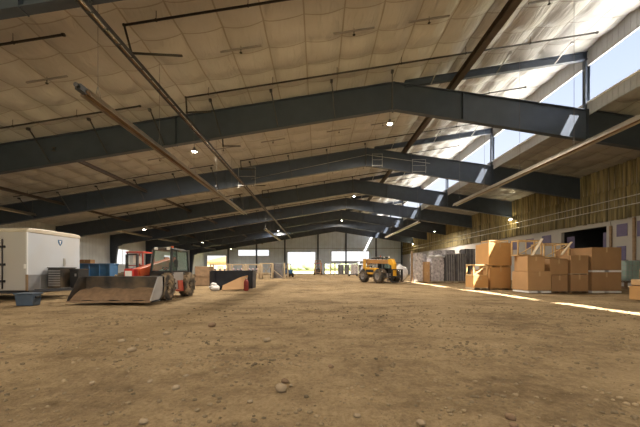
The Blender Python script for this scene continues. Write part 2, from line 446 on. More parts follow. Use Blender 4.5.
wall_with_holes('wall_front', M['far_wall'], YB-.15, XL, XR, ztop, [(-18.0,13.0,0,6.5)], 'y', label='pale grey end wall behind the camera with a wide open door')
# right wall: pale board below, insulation batts above
DY0, DY1, DZ = 24.2, 28.7, 5.06
wall_with_holes('wall_right', M['wallboard'], XR, YB-1, YF, lambda y: zr(XR)+.38, [(DY0, DY1, 0, DZ)], 'x', .25, 'pale board side wall with a dark doorway')
mb = MB()   # insulation above the boards: upright pillowy batts between straps
y = YB
rnd = random.Random(3)
while y < YF:
    w = rnd.choice((.32,.40,.46,.36)); y1 = min(y + w, YF)
    n = 5; dep = .12 + rnd.random()*.10
    pts = []
    for i in range(n+1):
        s = i/n
        pts.append((XR - .02 - dep*(math.sin(PI*s)**.5 if 0 < s < 1 else 0), y + .02 + (y1-y-.04)*s))
    z0 = 5.42 + rnd.random()*.06; z1 = zr(XR) + .1
    zs = [z0, 6.3, 6.5, 7.9, 8.1, z1]; pin = [1, 1, .5, 1, .5, 1]
    vs = []
    for zz, pn in zip(zs, pin):
        for (px, py) in pts: vs.append((XR - (XR-px)*pn, py, zz))
    m = n+1
    fs = [(j*m+i, j*m+i+1, (j+1)*m+i+1, (j+1)*m+i) for j in range(len(zs)-1) for i in range(n)]
    mb.add(vs, fs, None, False)
    y = y1
struct(mb.build('trim_4', M['batt']), 'tan insulation batts above the right wall boards')
# dark room behind the right-hand doorway
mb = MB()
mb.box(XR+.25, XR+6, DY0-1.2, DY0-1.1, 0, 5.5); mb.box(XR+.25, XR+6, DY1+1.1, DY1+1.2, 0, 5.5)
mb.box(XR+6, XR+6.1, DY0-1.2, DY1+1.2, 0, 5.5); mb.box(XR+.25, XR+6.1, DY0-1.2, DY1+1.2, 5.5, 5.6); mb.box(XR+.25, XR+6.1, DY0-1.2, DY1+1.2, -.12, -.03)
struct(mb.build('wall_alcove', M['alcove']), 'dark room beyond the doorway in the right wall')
mb = MB(); mb.box(XR-.06, XR+.02, DY0-.3, DY1+.3, DZ, DZ+.3); mb.box(XR-.06, XR+.02, DY0-.22, DY0, 0, DZ); mb.box(XR-.06, XR+.02, DY1, DY1+.22, 0, DZ)
struct(mb.build('trim_5', M['wallboard']), 'pale casing round the right-hand doorway')
# end-wall window frames, sill band
for n, (a, b, z0, z1) in enumerate(far_holes):
    mb = MB(); e = .12
    mb.box(a-e, a+.02, YF-.08, YF+.2, z0, z1); mb.box(b-.02, b+e, YF-.08, YF+.2, z0, z1); mb.box(a-e, b+e, YF-.08, YF+.2, z1-.02, z1+e)
    if z0 > 0: mb.box(a-e, b+e, YF-.08, YF+.2, z0-e, z0+.02)
    struct(mb.build(['door_1','window_1','door_2','door_3','window_2'][n], M['grey']))
for n, (a, b, z0, z1) in enumerate(left_holes):
    mb = MB(); e = .12; x0, x1 = XL-.2, XL+.06
    mb.box(x0, x1, a-e, a+.02, z0, z1); mb.box(x0, x1, b-.02, b+e, z0, z1); mb.box(x0, x1, a-e, b+e, z1-.02, z1+e); mb.box(x0, x1, a-e, b+e, z0-e, z0+.02)
    mb.box(x0+.1, x0+.14, (a+b)/2-.04, (a+b)/2+.04, z0, z1)
    struct(mb.build('window_%d' % (n+3), M['white']))
# end wall columns
mb = None
for x in (-26.0,-17.8,-9.6,0,8.1,16.8,24.2):
    mb = MB(); t = min(zl(x), zr(x))-.02
    mb.box(x-.20,x+.20,YF-.34,YF-.31,0,t); mb.box(x-.20,x+.20,YF-.06,YF-.03,0,t); mb.box(x-.02,x+.02,YF-.31,YF-.06,0,t); mb.box(x-.26,x+.26,YF-.4,YF,-.03,.03)
    struct(mb.build('column', M['steel']), 'dark steel column against the far end wall')
# girts on end wall, right end
mb = MB()
for z in (3.3, 7.4):
    mb.box(15.2 if z < 4 else XL, XR, YF-.03, YF-.005, z-.07, z+.07)
struct(mb.build('trim_6', M['grey']), 'grey horizontal girts on the far end wall')

# ------------------------------------------------------------------ steel frames
DEPTH = 1.66; FW = .30; FT = .035
def frame(i, yy):
    words = ['nearest the camera, just entering the top left','first full one across the hall','second full one across the hall','third full one across the hall','fourth full one across the hall','fifth full one across the hall','sixth full one across the hall','last one before the far end wall']
    mb = MB()
    # left rafter, right rafter : web and two flanges, bolted at the ridge
    def girder(x0, x1, zf, dep0, dep1):
        mb.prism([(x0,zf(x0)-dep0),(x1,zf(x1)-dep1),(x1,zf(x1)),(x0,zf(x0))], yy-.012, yy+.012)
        mb.prism([(x0,zf(x0)-FT),(x1,zf(x1)-FT),(x1,zf(x1)),(x0,zf(x0))], yy-FW/2, yy+FW/2)
        mb.prism([(x0,zf(x0)-dep0),(x1,zf(x1)-dep1),(x1,zf(x1)-dep1+FT),(x0,zf(x0)-dep0+FT)], yy-FW/2, yy+FW/2)
    girder(XL+.9, XP, zl, 1.75, DEPTH); girder(XP, XR-.05, zr, DEPTH, 1.95)
    for x, zf in ((XP, zl), (-8.6, zl), (-21.5, zl), (8.75, zr), (XC, zr)):
        e = .16 if x == XP else .05
        mb.box(x-e*.35, x+e*.35, yy-FW/2-.015, yy+FW/2+.015, zf(x)-1.72, zf(x)-.01)
    o = mb.build('roof_beam', M['steel']); struct(o, 'dark steel roof frame, ' + words[i])
    # upper rafter carrying the long slope on past the ridge, and its post
    mb = MB()
    x0, x1 = XP+.7, XC
    mb.prism([(x0,zl(x0)-.40),(x1,zl(x1)-.48),(x1,zl(x1)-.44),(x0,zl(x0)-.36)], yy-.11, yy+.11)
    mb.prism([(x0,zl(x0)-.04),(x1,zl(x1)-.04),(x1,zl(x1)),(x0,zl(x0))], yy-.11, yy+.11)
    mb.prism([(x0,zl(x0)-.40),(x1,zl(x1)-.48),(x1,zl(x1)),(x0,zl(x0))], yy-.01, yy+.01)
    mb.build('upper_rafter', M['steel'], o)
    mb = MB(); mb.box(XC-.14,XC-.11,yy-.11,yy+.11,zr(XC)-.02,zl(XC)-.02); mb.box(XC+.11,XC+.14,yy-.11,yy+.11,zr(XC)-.02,zl(XC)-.02); mb.box(XC-.11,XC+.11,yy-.01,yy+.01,zr(XC)-.02,zl(XC)-.02)
    mb.box(XC-.2,XC+.2,yy-.15,yy+.15,zr(XC),zr(XC)+.03)
    mb.build('clerestory_post', M['steel'], o)
    # tapered column with haunch at the left wall
    mb = MB(); x0 = XL+.02
    zt = zl(XL+.9)
    mb.prism([(x0,0),(x0+.45,0),(x0+1.15,zt-1.9),(x0+1.9,zt-1.72),(x0+1.0,zt),(x0,zt-.1)], yy-.02, yy+.02)
    mb.prism([(x0+.42,0),(x0+.46,0),(x0+1.16,zt-1.9),(x0+1.12,zt-1.9)], yy-.17, yy+.17)
    mb.prism([(x0,0),(x0+.04,0),(x0+.04,zt-.1),(x0,zt-.1)], yy-.17, yy+.17)
    mb.box(x0-.01,x0+.55,yy-.2,yy+.2,-.02,.04)
    mb.build('column', M['steel'], o)
    # flange braces from the roof down to the bottom flange
    for k in range(-8, 4):
        x = .77 + 3.44*k
        zf = zl
        if x > XP: continue
        mb = MB()
        for sgn in ((-1,) if i % 2 else (-1, 1)):
            a = Vector((x, yy+sgn*1.15, zl(x)+.02)); b = Vector((x+.25, yy+sgn*.1, zl(x+.25)-DEPTH+.06))
            mb.bar(a, b, .055, .055); mb.box(x-.07,x+.07,a.y-.07,a.y+.07,a.z-.14,a.z)
        mb.build('flange_brace', M['steel_dark'], o)
    for x in (6.95, 10.9, 14.4):
        mb = MB()
        a = Vector((x, yy-1.15, zl(x)+.02)); b = Vector((x-.1, yy-.05, zl(x)-.46))
        mb.bar(a, b, .05, .05); mb.box(x-.06,x+.06,a.y-.06,a.y+.06,a.z-.12,a.z)
        mb.build('flange_brace', M['galv'], o)
for i, yy in enumerate(FR): frame(i, yy)

# long members running down the hall
def long_beam(x, z, w, h, m, label, y0=YB, y1=None):
    mb = MB(); y1 = y1 or YF-.1
    mb.box(x-w/2, x+w/2, y0, y1, z+h/2-.03, z+h/2); mb.box(x-w/2, x+w/2, y0, y1, z-h/2, z-h/2+.03); mb.box(x-.015, x+.015, y0, y1, z-h/2+.03, z+h/2-.03)
    o = mb.build('beam', m); struct(o, label)
long_beam(8.15, zr(8.15)+.30, .34, .34, M['brown_steel'], 'brown beam running down the hall over the right rafters')
def strut_run(x, m, label):
    z = zl(x)-.80
    long_beam(x, z, .22, .22, m, label, FR[1]-.1)
strut_run(-16.0, M['brown_steel'], 'brown strut tying the rafters on the left')
strut_run(-23.7, M['brown_steel'], 'brown strut tying the rafters near the left wall')

# open channel with pipes hung along the hall just under the rafters
xr_ = -6.75; zc = zl(xr_)-1.70-.16
t = thing('cable_tray', 'long dark channel of pipes running down the hall under the rafters', 'cable tray', (xr_, 0, zc))
mb = MB(); mb.box(-.13,-.10,YB,FR[-1],-.07,.07); mb.box(.10,.13,YB,FR[-1],-.07,.07)
yy = YB
while yy < FR[-1]: mb.box(-.10,.10,yy,yy+.05,-.06,-.04); yy += .6
mb.build('tray', M['steel_dark'], t)
mb = MB(); mb.cyl((-.045,YB,0),(-.045,FR[-1],0),.035,n=8); mb.build('pipe', M['tube'], t)
mb = MB(); mb.cyl((.045,YB,0),(.045,FR[-1],0),.03,n=8); mb.build('pipe', M['galv'], t)
for yy in FR:
    mb = MB(); mb.bar((-.13,yy,.06),(-.13,yy,.20),.02); mb.bar((.13,yy,.06),(.13,yy,.20),.02); mb.box(-.16,.16,yy-.03,yy+.03,.13,.18)
    mb.build('hanger', M['steel_dark'], t)

# ------------------------------------------------------------------ ceiling services
def pz(x, drop=.30): return zl(x) - drop
bays = ['in the bay over the camera','in the second bay','in the third bay','in the fourth bay','in the fifth bay','in the sixth bay','in the seventh bay','in the last bay']
def branch_pipe(y, x0, x1, label, end_drop=None, start_drop=None):
    t = thing('branch_pipe', label, 'pipe', (0,0,0), 0, 'pipe runs hung across the roof')
    mb = MB(); pts = [(x0,y,pz(x0)),(x1,y,pz(x1))]
    if start_drop:
        dx, dz, rx, rz = start_drop
        pts = [(x0+dx+rx,y,pz(x0)-dz-rz),(x0+dx,y,pz(x0)-dz)] + pts
    mb.tube(pts, .042); 
    for p in pts[1:-1]: mb.sphere(p, .065, n=8, m=5)
    mb.build('pipe', M['pipe'], t)
    x = x0 + 1.2
    while x < x1 - .3:
        mb = MB(); mb.cyl((x,y,pz(x)),(x,y,zl(x)+.05),.012,n=6); mb.cyl((x-.02,y,pz(x)),(x+.02,y,pz(x)),.06,n=8); mb.build('hanger_rod', M['pipe'], t)
        x += 3.44
    mb = MB(); mb.cyl((x1-.03,y,pz(x1)),(x1+.06,y,pz(x1)),.06,n=8); mb.build('end_cap', M['pipe'], t)
    return t
branch_pipe(10.65, -19.5, -9.55, 'short dark pipe run left of the tray, nearest the camera')
branch_pipe(10.65, -7.26, 11.5, 'dark pipe run with a dropped elbow, nearest the camera at top', start_drop=(.28,1.05,1.9,.10))
branch_pipe(15.3, -24.5, -9.6, 'dark pipe run on the left just before the first full frame')
branch_pipe(15.2, -7.06, 14.9, 'long dark pipe run crossing just before the first full frame', start_drop=(.05,.8,1.3,-.05))
k = 0
for bi in range(1, 7):
    for off, nm in ((2.35,'just behind'), (7.0,'halfway past')):
        y = FR[bi] + off
        branch_pipe(y, -26.0, -9.0, 'thin dark pipe run on the left %s the %s full frame' % (nm, ['first','second','third','fourth','fifth','sixth'][bi-1]))
        branch_pipe(y, -6.6, 14.3, 'thin dark pipe run near the ridge %s the %s full frame' % (nm, ['first','second','third','fourth','fifth','sixth'][bi-1]), start_drop=(.05,.75,1.2,0))
# short struts with a little head at mid-bay
def roof_strut(x, y, label, L=1.85):
    t = thing('ceiling_strut', label, 'strut', (x, y, zl(x)-.12), 0, 'short struts on the roof liner')
    mb = MB(); dz = SL*L/2
    mb.bar((-L/2,0,-dz),(L/2,0,dz),.07,.05); mb.build('bar', M['grey'], t)
    mb = MB(); mb.cyl((0,0,0),(0,0,-.16),.02,n=8); mb.lathe([(.05,-.16),(.07,-.18),(.02,-.22),(0,-.22)], n=8); mb.cyl((0,0,0),(0,0,.12),.012,n=6); mb.build('head', M['pipe'], t)
names = ['far left','left of the tray','left of centre','over the middle','right of centre','by the clerestory']
for bi, y in enumerate((12.8, FR[1]+4.66, FR[2]+4.66, FR[3]+4.66)):
    for nm, x in zip(names, (-12.2,-7.3,-3.47,1.62,5.0,10.4)):
        if bi == 0 and x == -7.3: continue
        roof_strut(x, y, 'short grey strut on the roof liner %s, %s' % (nm, bays[bi]))
# pale wire frames hanging at the second frame
def wire_frame(x, y, z, w, h, label):
    t = thing('hanger_frame', label, 'hanger', (x, y, z), 0, 'pale hanger frames at the second full frame')
    mb = MB()
    for s in (-1, 1): MB().bar((s*w/2,0,-h),(s*w/2,0,0),.026).build('upright', M['galv'], t)
    for k in range(3):
        mb = MB(); mb.bar((-w/2,0,-h*k/2.3-.03),(w/2,0,-h*k/2.3-.03),.024); mb.build('rung', M['galv'], t)
for (x, yy_, z, w, h, lb) in ((5.4,25.9,11.9,.9,1.2,'pale ladder-like hanger left of the brown beam on second frame'),(9.2,25.9,11.4,1.2,1.25,'pale ladder-like hanger right of the brown beam on second frame'),(-6.4,25.6,10.6,1.5,1.9,'ladder-like hanger frame beside the long tray at second frame')):
    wire_frame(x, yy_, z, w, h, lb)
tag(MB().tube([(-6.2,26.40,9.75),(4.57,26.40,12.0),(10.4,26.40,11.2)], .022).build('conduit', M['galv']), 'pale thin conduit along the second full roof frame', 'conduit')

# radiant tube heaters
def heater(x, y0, y1, zrel, label, w=.29):
    L = y1 - y0; z = CAM_H + zrel
    t = thing('tube_heater', label, 'heater', (x, y0, z), 0, 'tube heaters hung along the hall')
    mb = MB(); o = []
    prof = [(-w/2-.03,-.12),(-w/2,-.02),(-w*.30,.10),(w*.30,.10),(w/2,-.02),(w/2+.03,-.12)]
    inner = [(p*.96, q-.015) for p, q in prof][::-1]
    mb.prism(prof + inner, 0, L)
    mb.build('reflector', M['alu'], t)
    for s in (-.075, .075):
        mb = MB(); mb.cyl((s,-.1,-.03),(s,L,-.03),.05,n=12); mb.build('tube', M['tube'], t)
    mb = MB(); mb.box(-.09,.09,-.30,-.02,-.10,.08); mb.cyl((0,-.38,0),(0,-.30,0),.07,n=12); mb.build('burner_box', M['black_clean'], t)
    n = max(2, int(L/3.6)); 
    for k in range(n+1):
        yy = .5 + (L-1.4)*k/n
        zz = zroof(x) - z
        if abs(x - XC) < .2: continue
        mb = MB(); mb.cyl((-.1,yy,.09),(0,yy,.5),.008,n=5); mb.cyl((.1,yy,.09),(0,yy,.5),.008,n=5); mb.cyl((0,yy,.5),(0,yy,zz+.08),.008,n=5)
        mb.build('hanging_wire', M['wire'], t)
Q = 284.44
zh = 5.6
heater(-7.35, 9.0, 28.8, zh, 'long tube heater nearest the camera, left of centre')
heater(-7.35, 39.5, 56, zh, 'second tube heater in the line left of centre')
heater(11.9, 5.6, 24.8, zh, 'long tube heater on the right below the clerestory')
heater(11.9, 33.5, 50, zh, 'farther tube heater on the right, over the yellow telehandler')
heater(-26.5, 20.0, 27.3, 5.1, 'tube heater at far left above the white trailer')
heater(-26.5, 36.5, 54, 5.1, 'tube heater high above the red telehandler')
heater(-26.5, 60, 74, 5.1, 'farthest tube heater along the left wall')

# high-bay lamps
def lamp(x, y, zabs, label, power=300, lens=True):
    t = thing('high_bay_lamp', label, 'lamp', (x, y, zabs), 0, 'round high bay lamps under the roof')
    mb = MB(); mb.lathe([(0,.30),(.07,.30),(.08,.16),(.17,.12),(.21,.0),(.20,-.01),(.0,.02)], n=20); mb.build('housing', M['grey'], t)
    mb = MB(); mb.lathe([(0,-.005),(.18,-.005),(.18,.01),(0,.012)], n=20); mb.build('lens', M['lamp'], t)
    mb = MB(); mb.cyl((0,0,.29),(0,0,max(.5, zroof(x)-zabs+.05)),.012,n=6); mb.build('cord', M['pipe'], t)
    l = bpy.data.lights.new('lamp_glow', 'AREA'); l.shape = 'DISK'; l.size = .36; l.energy = power; l.color = (1,.90,.76)
    lo = bpy.data.objects.new('lamp_glow', l); COL.objects.link(lo); lo.parent = t; lo.location = (0,0,-.03)
LP = 600
ords = ['nearest','second','third','farthest']
for k, y in enumerate((20.0,38.0,62.0)): lamp(-8.7, y, CAM_H+8.25, ords[k]+' lit lamp in the row left of the long tray', LP)
for k, y in enumerate((20.0,40.0,60.0)): lamp(5.05, y, CAM_H+10.2, ords[k]+' lit lamp in the row near the ridge', LP)
for k, y in enumerate((36.0,54.0,72.0)): lamp(-22.0, y, CAM_H+5.0, ords[k]+' lit lamp in the row over the left-hand machines', LP*.35)
lamp(20.5, 50.0, CAM_H+6.6, 'lit lamp hanging over the far wrapped pallets', LP)
lamp(-8.7, 1.5, CAM_H+8.25, 'added unseen lamp above the camera in the row left of the long tray', 330)  # added with the next, out of view, to brighten the near floor
lamp(5.05, 1.5, CAM_H+10.2, 'added unseen lamp above the camera in the row near the ridge', 330)
# floodlights on the insulated wall
def flood(y, z, label, power):
    t = thing('wall_floodlight', label, 'lamp', (XR-.25, y, z), 0, 'floodlights on the insulated wall')
    mb = MB(); mb.box(-.35,-.05,-.3,.3,-.08,.12); mb.box(-.05,.2,-.04,.04,-.03,.03); mb.build('housing', M['grey'], t)
    mb = MB(); mb.box(-.37,-.33,-.24,.24,-.06,.09); mb.build('lens', M['lamp'], t)
    l = bpy.data.lights.new('flood_glow', 'POINT'); l.energy = power; l.color = (1,.82,.45); l.shadow_soft_size = .15
    lo = bpy.data.objects.new('flood_glow', l); COL.objects.link(lo); lo.parent = t; lo.location = (-.6,0,-.1)
flood(35.5, CAM_H+6.15, 'lit floodlight on the tan insulation above the cartons', 50)
flood(72.0, CAM_H+6.2, 'lit floodlight on the tan insulation near the far end', 50)
# pipes along the insulated wall
for z, lb in ((6.42,'lower pale pipe along the tan insulated wall'), (7.08,'upper pale pipe along the tan insulated wall')):
    tag(MB().cyl((XR-.30,YB,z),(XR-.30,YF-1,z),.03,n=8).build('wall_pipe', M['galv']), lb, 'pipe')

# ------------------------------------------------------------------ right wall boards
for (y0, y1, z0, z1, lb) in ((22.6,23.4,4.05,5.05,'purple board high on the wall right of the dark doorway'),(22.7,23.4,2.0,3.25,'purple board low on the wall right of the dark doorway'),
        (21.3,21.9,3.9,5.1,'purple board high on the wall beside the tall brown stud'),(30.0,31.2,3.9,5.0,'purple board on the wall just left of the dark doorway'),(32.4,33.6,3.8,4.9,'purple board on the wall over the timber crates'),(35.0,36.4,3.8,5.0,'purple board on the wall behind the big upper carton')):
    t = tag(MB().box(XR-.05, XR-.005, y0, y1, z0, z1).build('wall_board', M['purple'], bevel=.01), lb, 'board', 'purple boards on the right wall')
for (y0, y1, lb) in ((DY0+.03,DY0+.85,'purple panel inside the doorway at its right side'),(DY1-.85,DY1-.03,'purple panel inside the doorway at its left side')):
    tag(MB().box(XR+.5, XR+.56, y0, y1, -.02, 4.6).build('door_panel', M['purple'], bevel=.01), lb, 'panel')
tag(MB().box(XR-.14, XR-.02, 21.98, 22.14, -.03, 5.4).build('wall_stud', M['wood_dark']), 'tall brown stud on the right wall beside the tank', 'stud')
tag(MB().box(XR-.14, XR-.02, 23.75, 23.9, 2.6, 5.0).build('wall_stud', M['wood_dark']), 'short brown stud on the wall right of the doorway', 'stud')

# ------------------------------------------------------------------ cartons
def pallet(x0, x1, y0, y1, z, label, m='wood_pale', h=.13):
    t = thing('pallet', label, 'pallet', ((x0+x1)/2, (y0+y1)/2, z), 0, 'pallets under the cartons')
    w, d = x1-x0, y1-y0
    n = 5
    for k in range(n):
        a = -d/2 + d*k/n
        MB().box(-w/2, w/2, a+.01, a+d/n*.8, h-.022, h).build('deck_board', M[m], t)
    for s in (-1, 0, 1):
        c = s*(w/2-.06)
        MB().box(c-.05, c+.05, -d/2, d/2, 0, h-.022).build('runner', M[m], t)
    return t
def carton(x0, x1, y0, y1, z0, z1, label, m='card', flaps=True, rotz=0, group='brown cartons stacked on the right'):
    t = thing('carton', label, 'carton', ((x0+x1)/2, (y0+y1)/2, z0), rotz, group)
    w, d, h = (x1-x0)/2, (y1-y0)/2, z1-z0
    mb = MB(); mb.box(-w, w, -d, d, 0, h); o = mb.build('box', M[m], t, bevel=.02)
    mb = MB()
    mb.box(-.05, .05, -d-.003, d+.003, h-.002, h+.004); mb.box(-.05, .05, -d-.004, -d, h-.28, h)
    mb.build('tape', M['tape'], t)
    if flaps:
        mb = MB(); mb.box(-w, -.004, -d, d, h, h+.008); mb.box(.004, w, -d, d, h, h+.008); mb.build('lid_flap', M[m], t)
    return t
def tier(x0, x1, y0, y1, lst, where):
    """lst: (kind, height, label) from the ground up"""
    z = 0.0
    for kind, h, lb, m in lst:
        if kind == 'f':
            for q, (a, b) in enumerate(((x0+.03, x0+.42*(x1-x0)), (x0+.55*(x1-x0), x1-.03))):
                tag(MB().box(a, b, y0-.03, y1, z, z+h).build('foam_block', M['foam'], bevel=.01), ('left ','right ')[q]+lb, 'foam block', 'white foam blocks under cartons')
        elif kind == 'p': pallet(x0, x1, y0, y1, z, lb, m, h)
        else: carton(x0, x1, y0, y1, z, z+h, lb, m)
        z += h + (.012 if kind != 'p' else .003)
    return z
# nearest row, from the sunlit corner to the tank
tier(12.25, 13.62, 16.6, 17.95, [('f',.12,'white block under the wide low carton in front','foam'),('c',1.12,'wide low carton on white blocks, front row left end','card')], '')
carton(12.25, 13.25, 16.62, 17.5, 1.26, 2.16, 'smaller carton on top of the wide low front-row carton', 'card')
tier(13.72, 14.66, 16.7, 17.8, [('p',.10,'pallet under the narrow carton second in the front row','wood_dark'),('c',.92,'narrow carton second from left in the front row, bottom','card2')], '')
carton(13.66, 14.74, 16.75, 17.8, 1.06, 2.0, 'upper carton second from left in the front row', 'card2')
tier(14.84, 15.88, 16.7, 17.8, [('p',.10,'pallet under the tall pair of narrow cartons','wood_dark'),('c',.96,'lower carton of the narrow pair beside the big square stack','card2'),('p',.06,'pale board between the narrow pair of cartons','wood_pale'),('c',1.06,'upper carton of the narrow pair beside the big square stack','card2')], '')
tier(15.98, 17.72, 16.6, 18.0, [('f',.11,'white block on the dirt under the big square stack','foam'),('c',1.08,'lower big carton of the square stack by the tank','card2'),('f',.11,'white block between the two big square cartons','foam'),('c',1.32,'upper big carton of the square stack by the tank','card2')], '')
# row behind
tier(13.0, 14.3, 18.15, 18.85, [('c',1.15,'carton hidden low behind the small front-row carton','card'),('c',1.08,'carton behind the small front-row carton, under timber crate','card')], '')
tier(14.45, 16.05, 18.2, 19.3, [('c',1.05,'lower carton behind the narrow front pair','card2'),('c',1.02,'carton behind the narrow front pair, under timber crate','card2')], '')
tier(16.2, 17.5, 18.3, 19.4, [('c',1.3,'lower carton behind the big square stack','card2'),('c',1.42,'brown carton peeping over the big square stack','card2')], '')
# big pair by the sunlight
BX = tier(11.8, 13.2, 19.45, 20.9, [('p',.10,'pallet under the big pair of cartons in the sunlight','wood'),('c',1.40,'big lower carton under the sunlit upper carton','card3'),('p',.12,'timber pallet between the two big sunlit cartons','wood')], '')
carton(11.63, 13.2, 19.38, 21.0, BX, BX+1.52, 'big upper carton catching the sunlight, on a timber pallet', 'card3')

def crate(x0, x1, y0, y1, z0, z1, label, diag=True, m='wood', s=.07, name='timber_crate', top=True):
    t = thing(name, label, 'crate', ((x0+x1)/2, (y0+y1)/2, z0), 0, 'open timber crates')
    w, d, h = (x1-x0)/2, (y1-y0)/2, z1-z0
    for i in (-1, 1):
        for j in (-1, 1): MB().box(i*(w-s/2)-s/2, i*(w-s/2)+s/2, j*(d-s/2)-s/2, j*(d-s/2)+s/2, 0, h).build('post', M[m], t)
    for zz in ((0, h-s) if top else (0,)):
        for j in (-1, 1): MB().box(-w, w, j*d-s*.3, j*d+s*.3, zz, zz+s).build('rail', M[m], t)
        for i in (-1, 1): MB().box(i*w-s*.3, i*w+s*.3, -d, d, zz, zz+s).build('rail', M[m], t)
    if diag: MB().bar((-w+s,-d,s),(w-s,-d,h-s),s*1.1,s*.5).build('diagonal_brace', M[m], t)
    MB().box(-w, w, -d, d, 0, .03).build('deck', M[m], t)
    n = max(1, int(2*w/.5))
    for k in range(1, n): MB().box(-w+2*w*k/n-s*.35, -w+2*w*k/n+s*.35, -d-s*.2, -d+s*.2, 0, h).build('slat', M[m], t)
    return t
crate(12.75, 14.3, 18.15, 18.8, 2.26, 3.25, 'timber crate with a slanted brace on the cartons at centre')
crate(14.45, 16.1, 18.2, 19.3, 2.10, 3.05, 'long timber crate on the cartons left of big square stack')
tag(MB().bar((13.05,17.3,2.22),(14.25,18.08,3.32),.14,.05).build('plank', M['wood_pale']), 'pale plank leaning on the timber crates', 'plank')
tag(MB().bar((15.1,17.65,2.26),(16.15,18.12,3.12),.12,.05).build('plank', M['wood_pale']), 'pale plank slanting over the brown cartons by doorway', 'plank')
for k, (x0, x1) in enumerate(((11.8,12.4),(12.5,13.1))):
    crate(x0, x1, 19.6, 20.6, BX+1.54, BX+1.75, ['low','narrow low'][k]+' timber tray on top of the big sunlit carton', False, s=.05)
# open crate with carton in front of big pair
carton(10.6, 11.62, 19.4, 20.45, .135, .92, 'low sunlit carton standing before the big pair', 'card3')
pallet(10.6, 11.62, 19.4, 20.45, 0, 'pallet under the low sunlit carton')
crate(10.62, 11.6, 19.45, 20.4, .945, 1.72, 'small open timber crate on the low sunlit carton', True)
carton(10.85, 11.4, 19.6, 20.2, .985, 1.35, 'small carton inside the open timber crate', 'card2', group='small cartons')

# water tank in a cage on a stand
t = thing('caged_tank', 'pale green caged water tank on a stand by the wall', 'tank', (22.3, 20.6, 0))
MB().box(-.55,.55,-.5,.5,.56,1.98).build('bottle', M['ibc'], t, bevel=.10, seg=3)
mb = MB()
for zz in (.6,.95,1.3,1.65,2.0):
    for a, b in (((-.6,-.55),(.6,-.55)),((.6,-.55),(.6,.55)),((.6,.55),(-.6,.55)),((-.6,.55),(-.6,-.55))): mb.cyl((a[0],a[1],zz),(b[0],b[1],zz),.016,n=6)
for k in range(6):
    x = -.6+1.2*k/5
    for yy in (-.55,.55): mb.cyl((x,yy,.5),(x,yy,2.0),.014,n=6)
    yy = -.55+1.1*k/5
    for xx in (-.6,.6): mb.cyl((xx,yy,.5),(xx,yy,2.0),.014,n=6)
mb.build('cage', M['galv'], t)
MB().cyl((0,0,1.96),(0,0,2.06),.12,n=16).build('lid', M['black_clean'], t)
mb = MB(); mb.box(-.6,.6,-.55,.55,.44,.5)
for i in (-.5,.5):
    for j in (-.45,.45): mb.box(i-.06,i+.06,j-.06,j+.06,-.02,.44)
mb.build('stand', M['wood_dark'], t)
# pieces near right edge of the view
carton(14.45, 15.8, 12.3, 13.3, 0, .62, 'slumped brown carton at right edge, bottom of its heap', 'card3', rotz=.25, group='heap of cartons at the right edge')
carton(14.6, 15.9, 12.3, 13.3, .66, .92, 'flat pale carton lying on the heap at right edge', 'tape', rotz=.1, group='heap of cartons at the right edge')
carton(14.9, 15.7, 12.45, 13.2, .96, 1.40, 'small carton on top of the heap at right edge', 'card', rotz=.05, group='heap of cartons at the right edge')
tag(MB().box(18.6,21.2,19.6,20.6,-.02,.16).build('board_stack', M['wood_dark'], bevel=.02), 'dark boards lying on the dirt before the tank', 'boards')

# ------------------------------------------------------------------ wrapped pallets along the right
def bundle(x0, x1, y0, y1, h, label, m, straps=3, lean=0, rnd=None, band='galv', group='wrapped bundles on the right'):
    rnd = rnd or random.Random(int(x0*100))
    t = thing('wrapped_bundle', label, 'bundle', ((x0+x1)/2, (y0+y1)/2, 0), 0, group)
    w, d = (x1-x0)/2, (y1-y0)/2
    mb = MB(); nx_, nz_, ny_ = 7, 9, 5
    vs = []; per = []
    for i in range(nx_): per.append((-w + 2*w*i/nx_, -d))
    for i in range(ny_): per.append((w, -d + 2*d*i/ny_))
    for i in range(nx_): per.append((w - 2*w*i/nx_, d))
    for i in range(ny_): per.append((-w, d - 2*d*i/ny_))
    n = len(per)
    for k in range(nz_+1):
        zz = .14 + (h-.14)*k/nz_
        for (px, py) in per:
            j = .03 if 0 < k < nz_ else .015
            sh = .96 if k in (0, nz_) else 1
            vs.append((px*sh + (rnd.random()-.5)*j + lean*zz, py*sh + (rnd.random()-.5)*j, zz + (rnd.random()-.5)*.02))
    fs = [(k*n+i, k*n+(i+1) % n, (k+1)*n+(i+1) % n, (k+1)*n+i) for k in range(nz_) for i in range(n)]
    fs += [tuple(range(n))[::-1], tuple(range(nz_*n, nz_*n+n))]
    mb.add(vs, fs, None, False); mb.build('load', M[m], t)
    for i in range(straps):
        x = -w + 2*w*(i+.5)/straps
        mb = MB(); mb.bar((x+lean*.14,-d-.02,.14),(x+lean*h,-d-.02,h),.05,.015,up=(0,1,0)); mb.bar((x+lean*h,-d,h+.012),(x+lean*h,d,h+.012),.05,.015); mb.build('strap', M[band], t)
    mb = MB()
    for s in (-1, 0, 1): mb.box(s*(w-.08)-.06, s*(w-.08)+.06, -d, d, -.02, .10)
    mb.box(-w, w, -d, d, .10, .14); mb.build('pallet', M['wood_pale'], t)
    return t
bundle(10.2,11.15,30.3,31.5,3.1,'tall white plastic-wrapped bundle left of the carton pair','wrap')
carton(11.25,11.8,30.0,30.7,0,1.05,'lower carton of the slim pair between wrapped bundles','card',group='slim cartons among the wrapped bundles')
carton(11.25,11.8,30.0,30.7,1.07,2.15,'upper carton of the slim pair between wrapped bundles','card',group='slim cartons among the wrapped bundles')
bundle(11.95,13.3,30.0,31.2,2.6,'wide pale wrapped bundle right of the slim cartons','wrap',4)
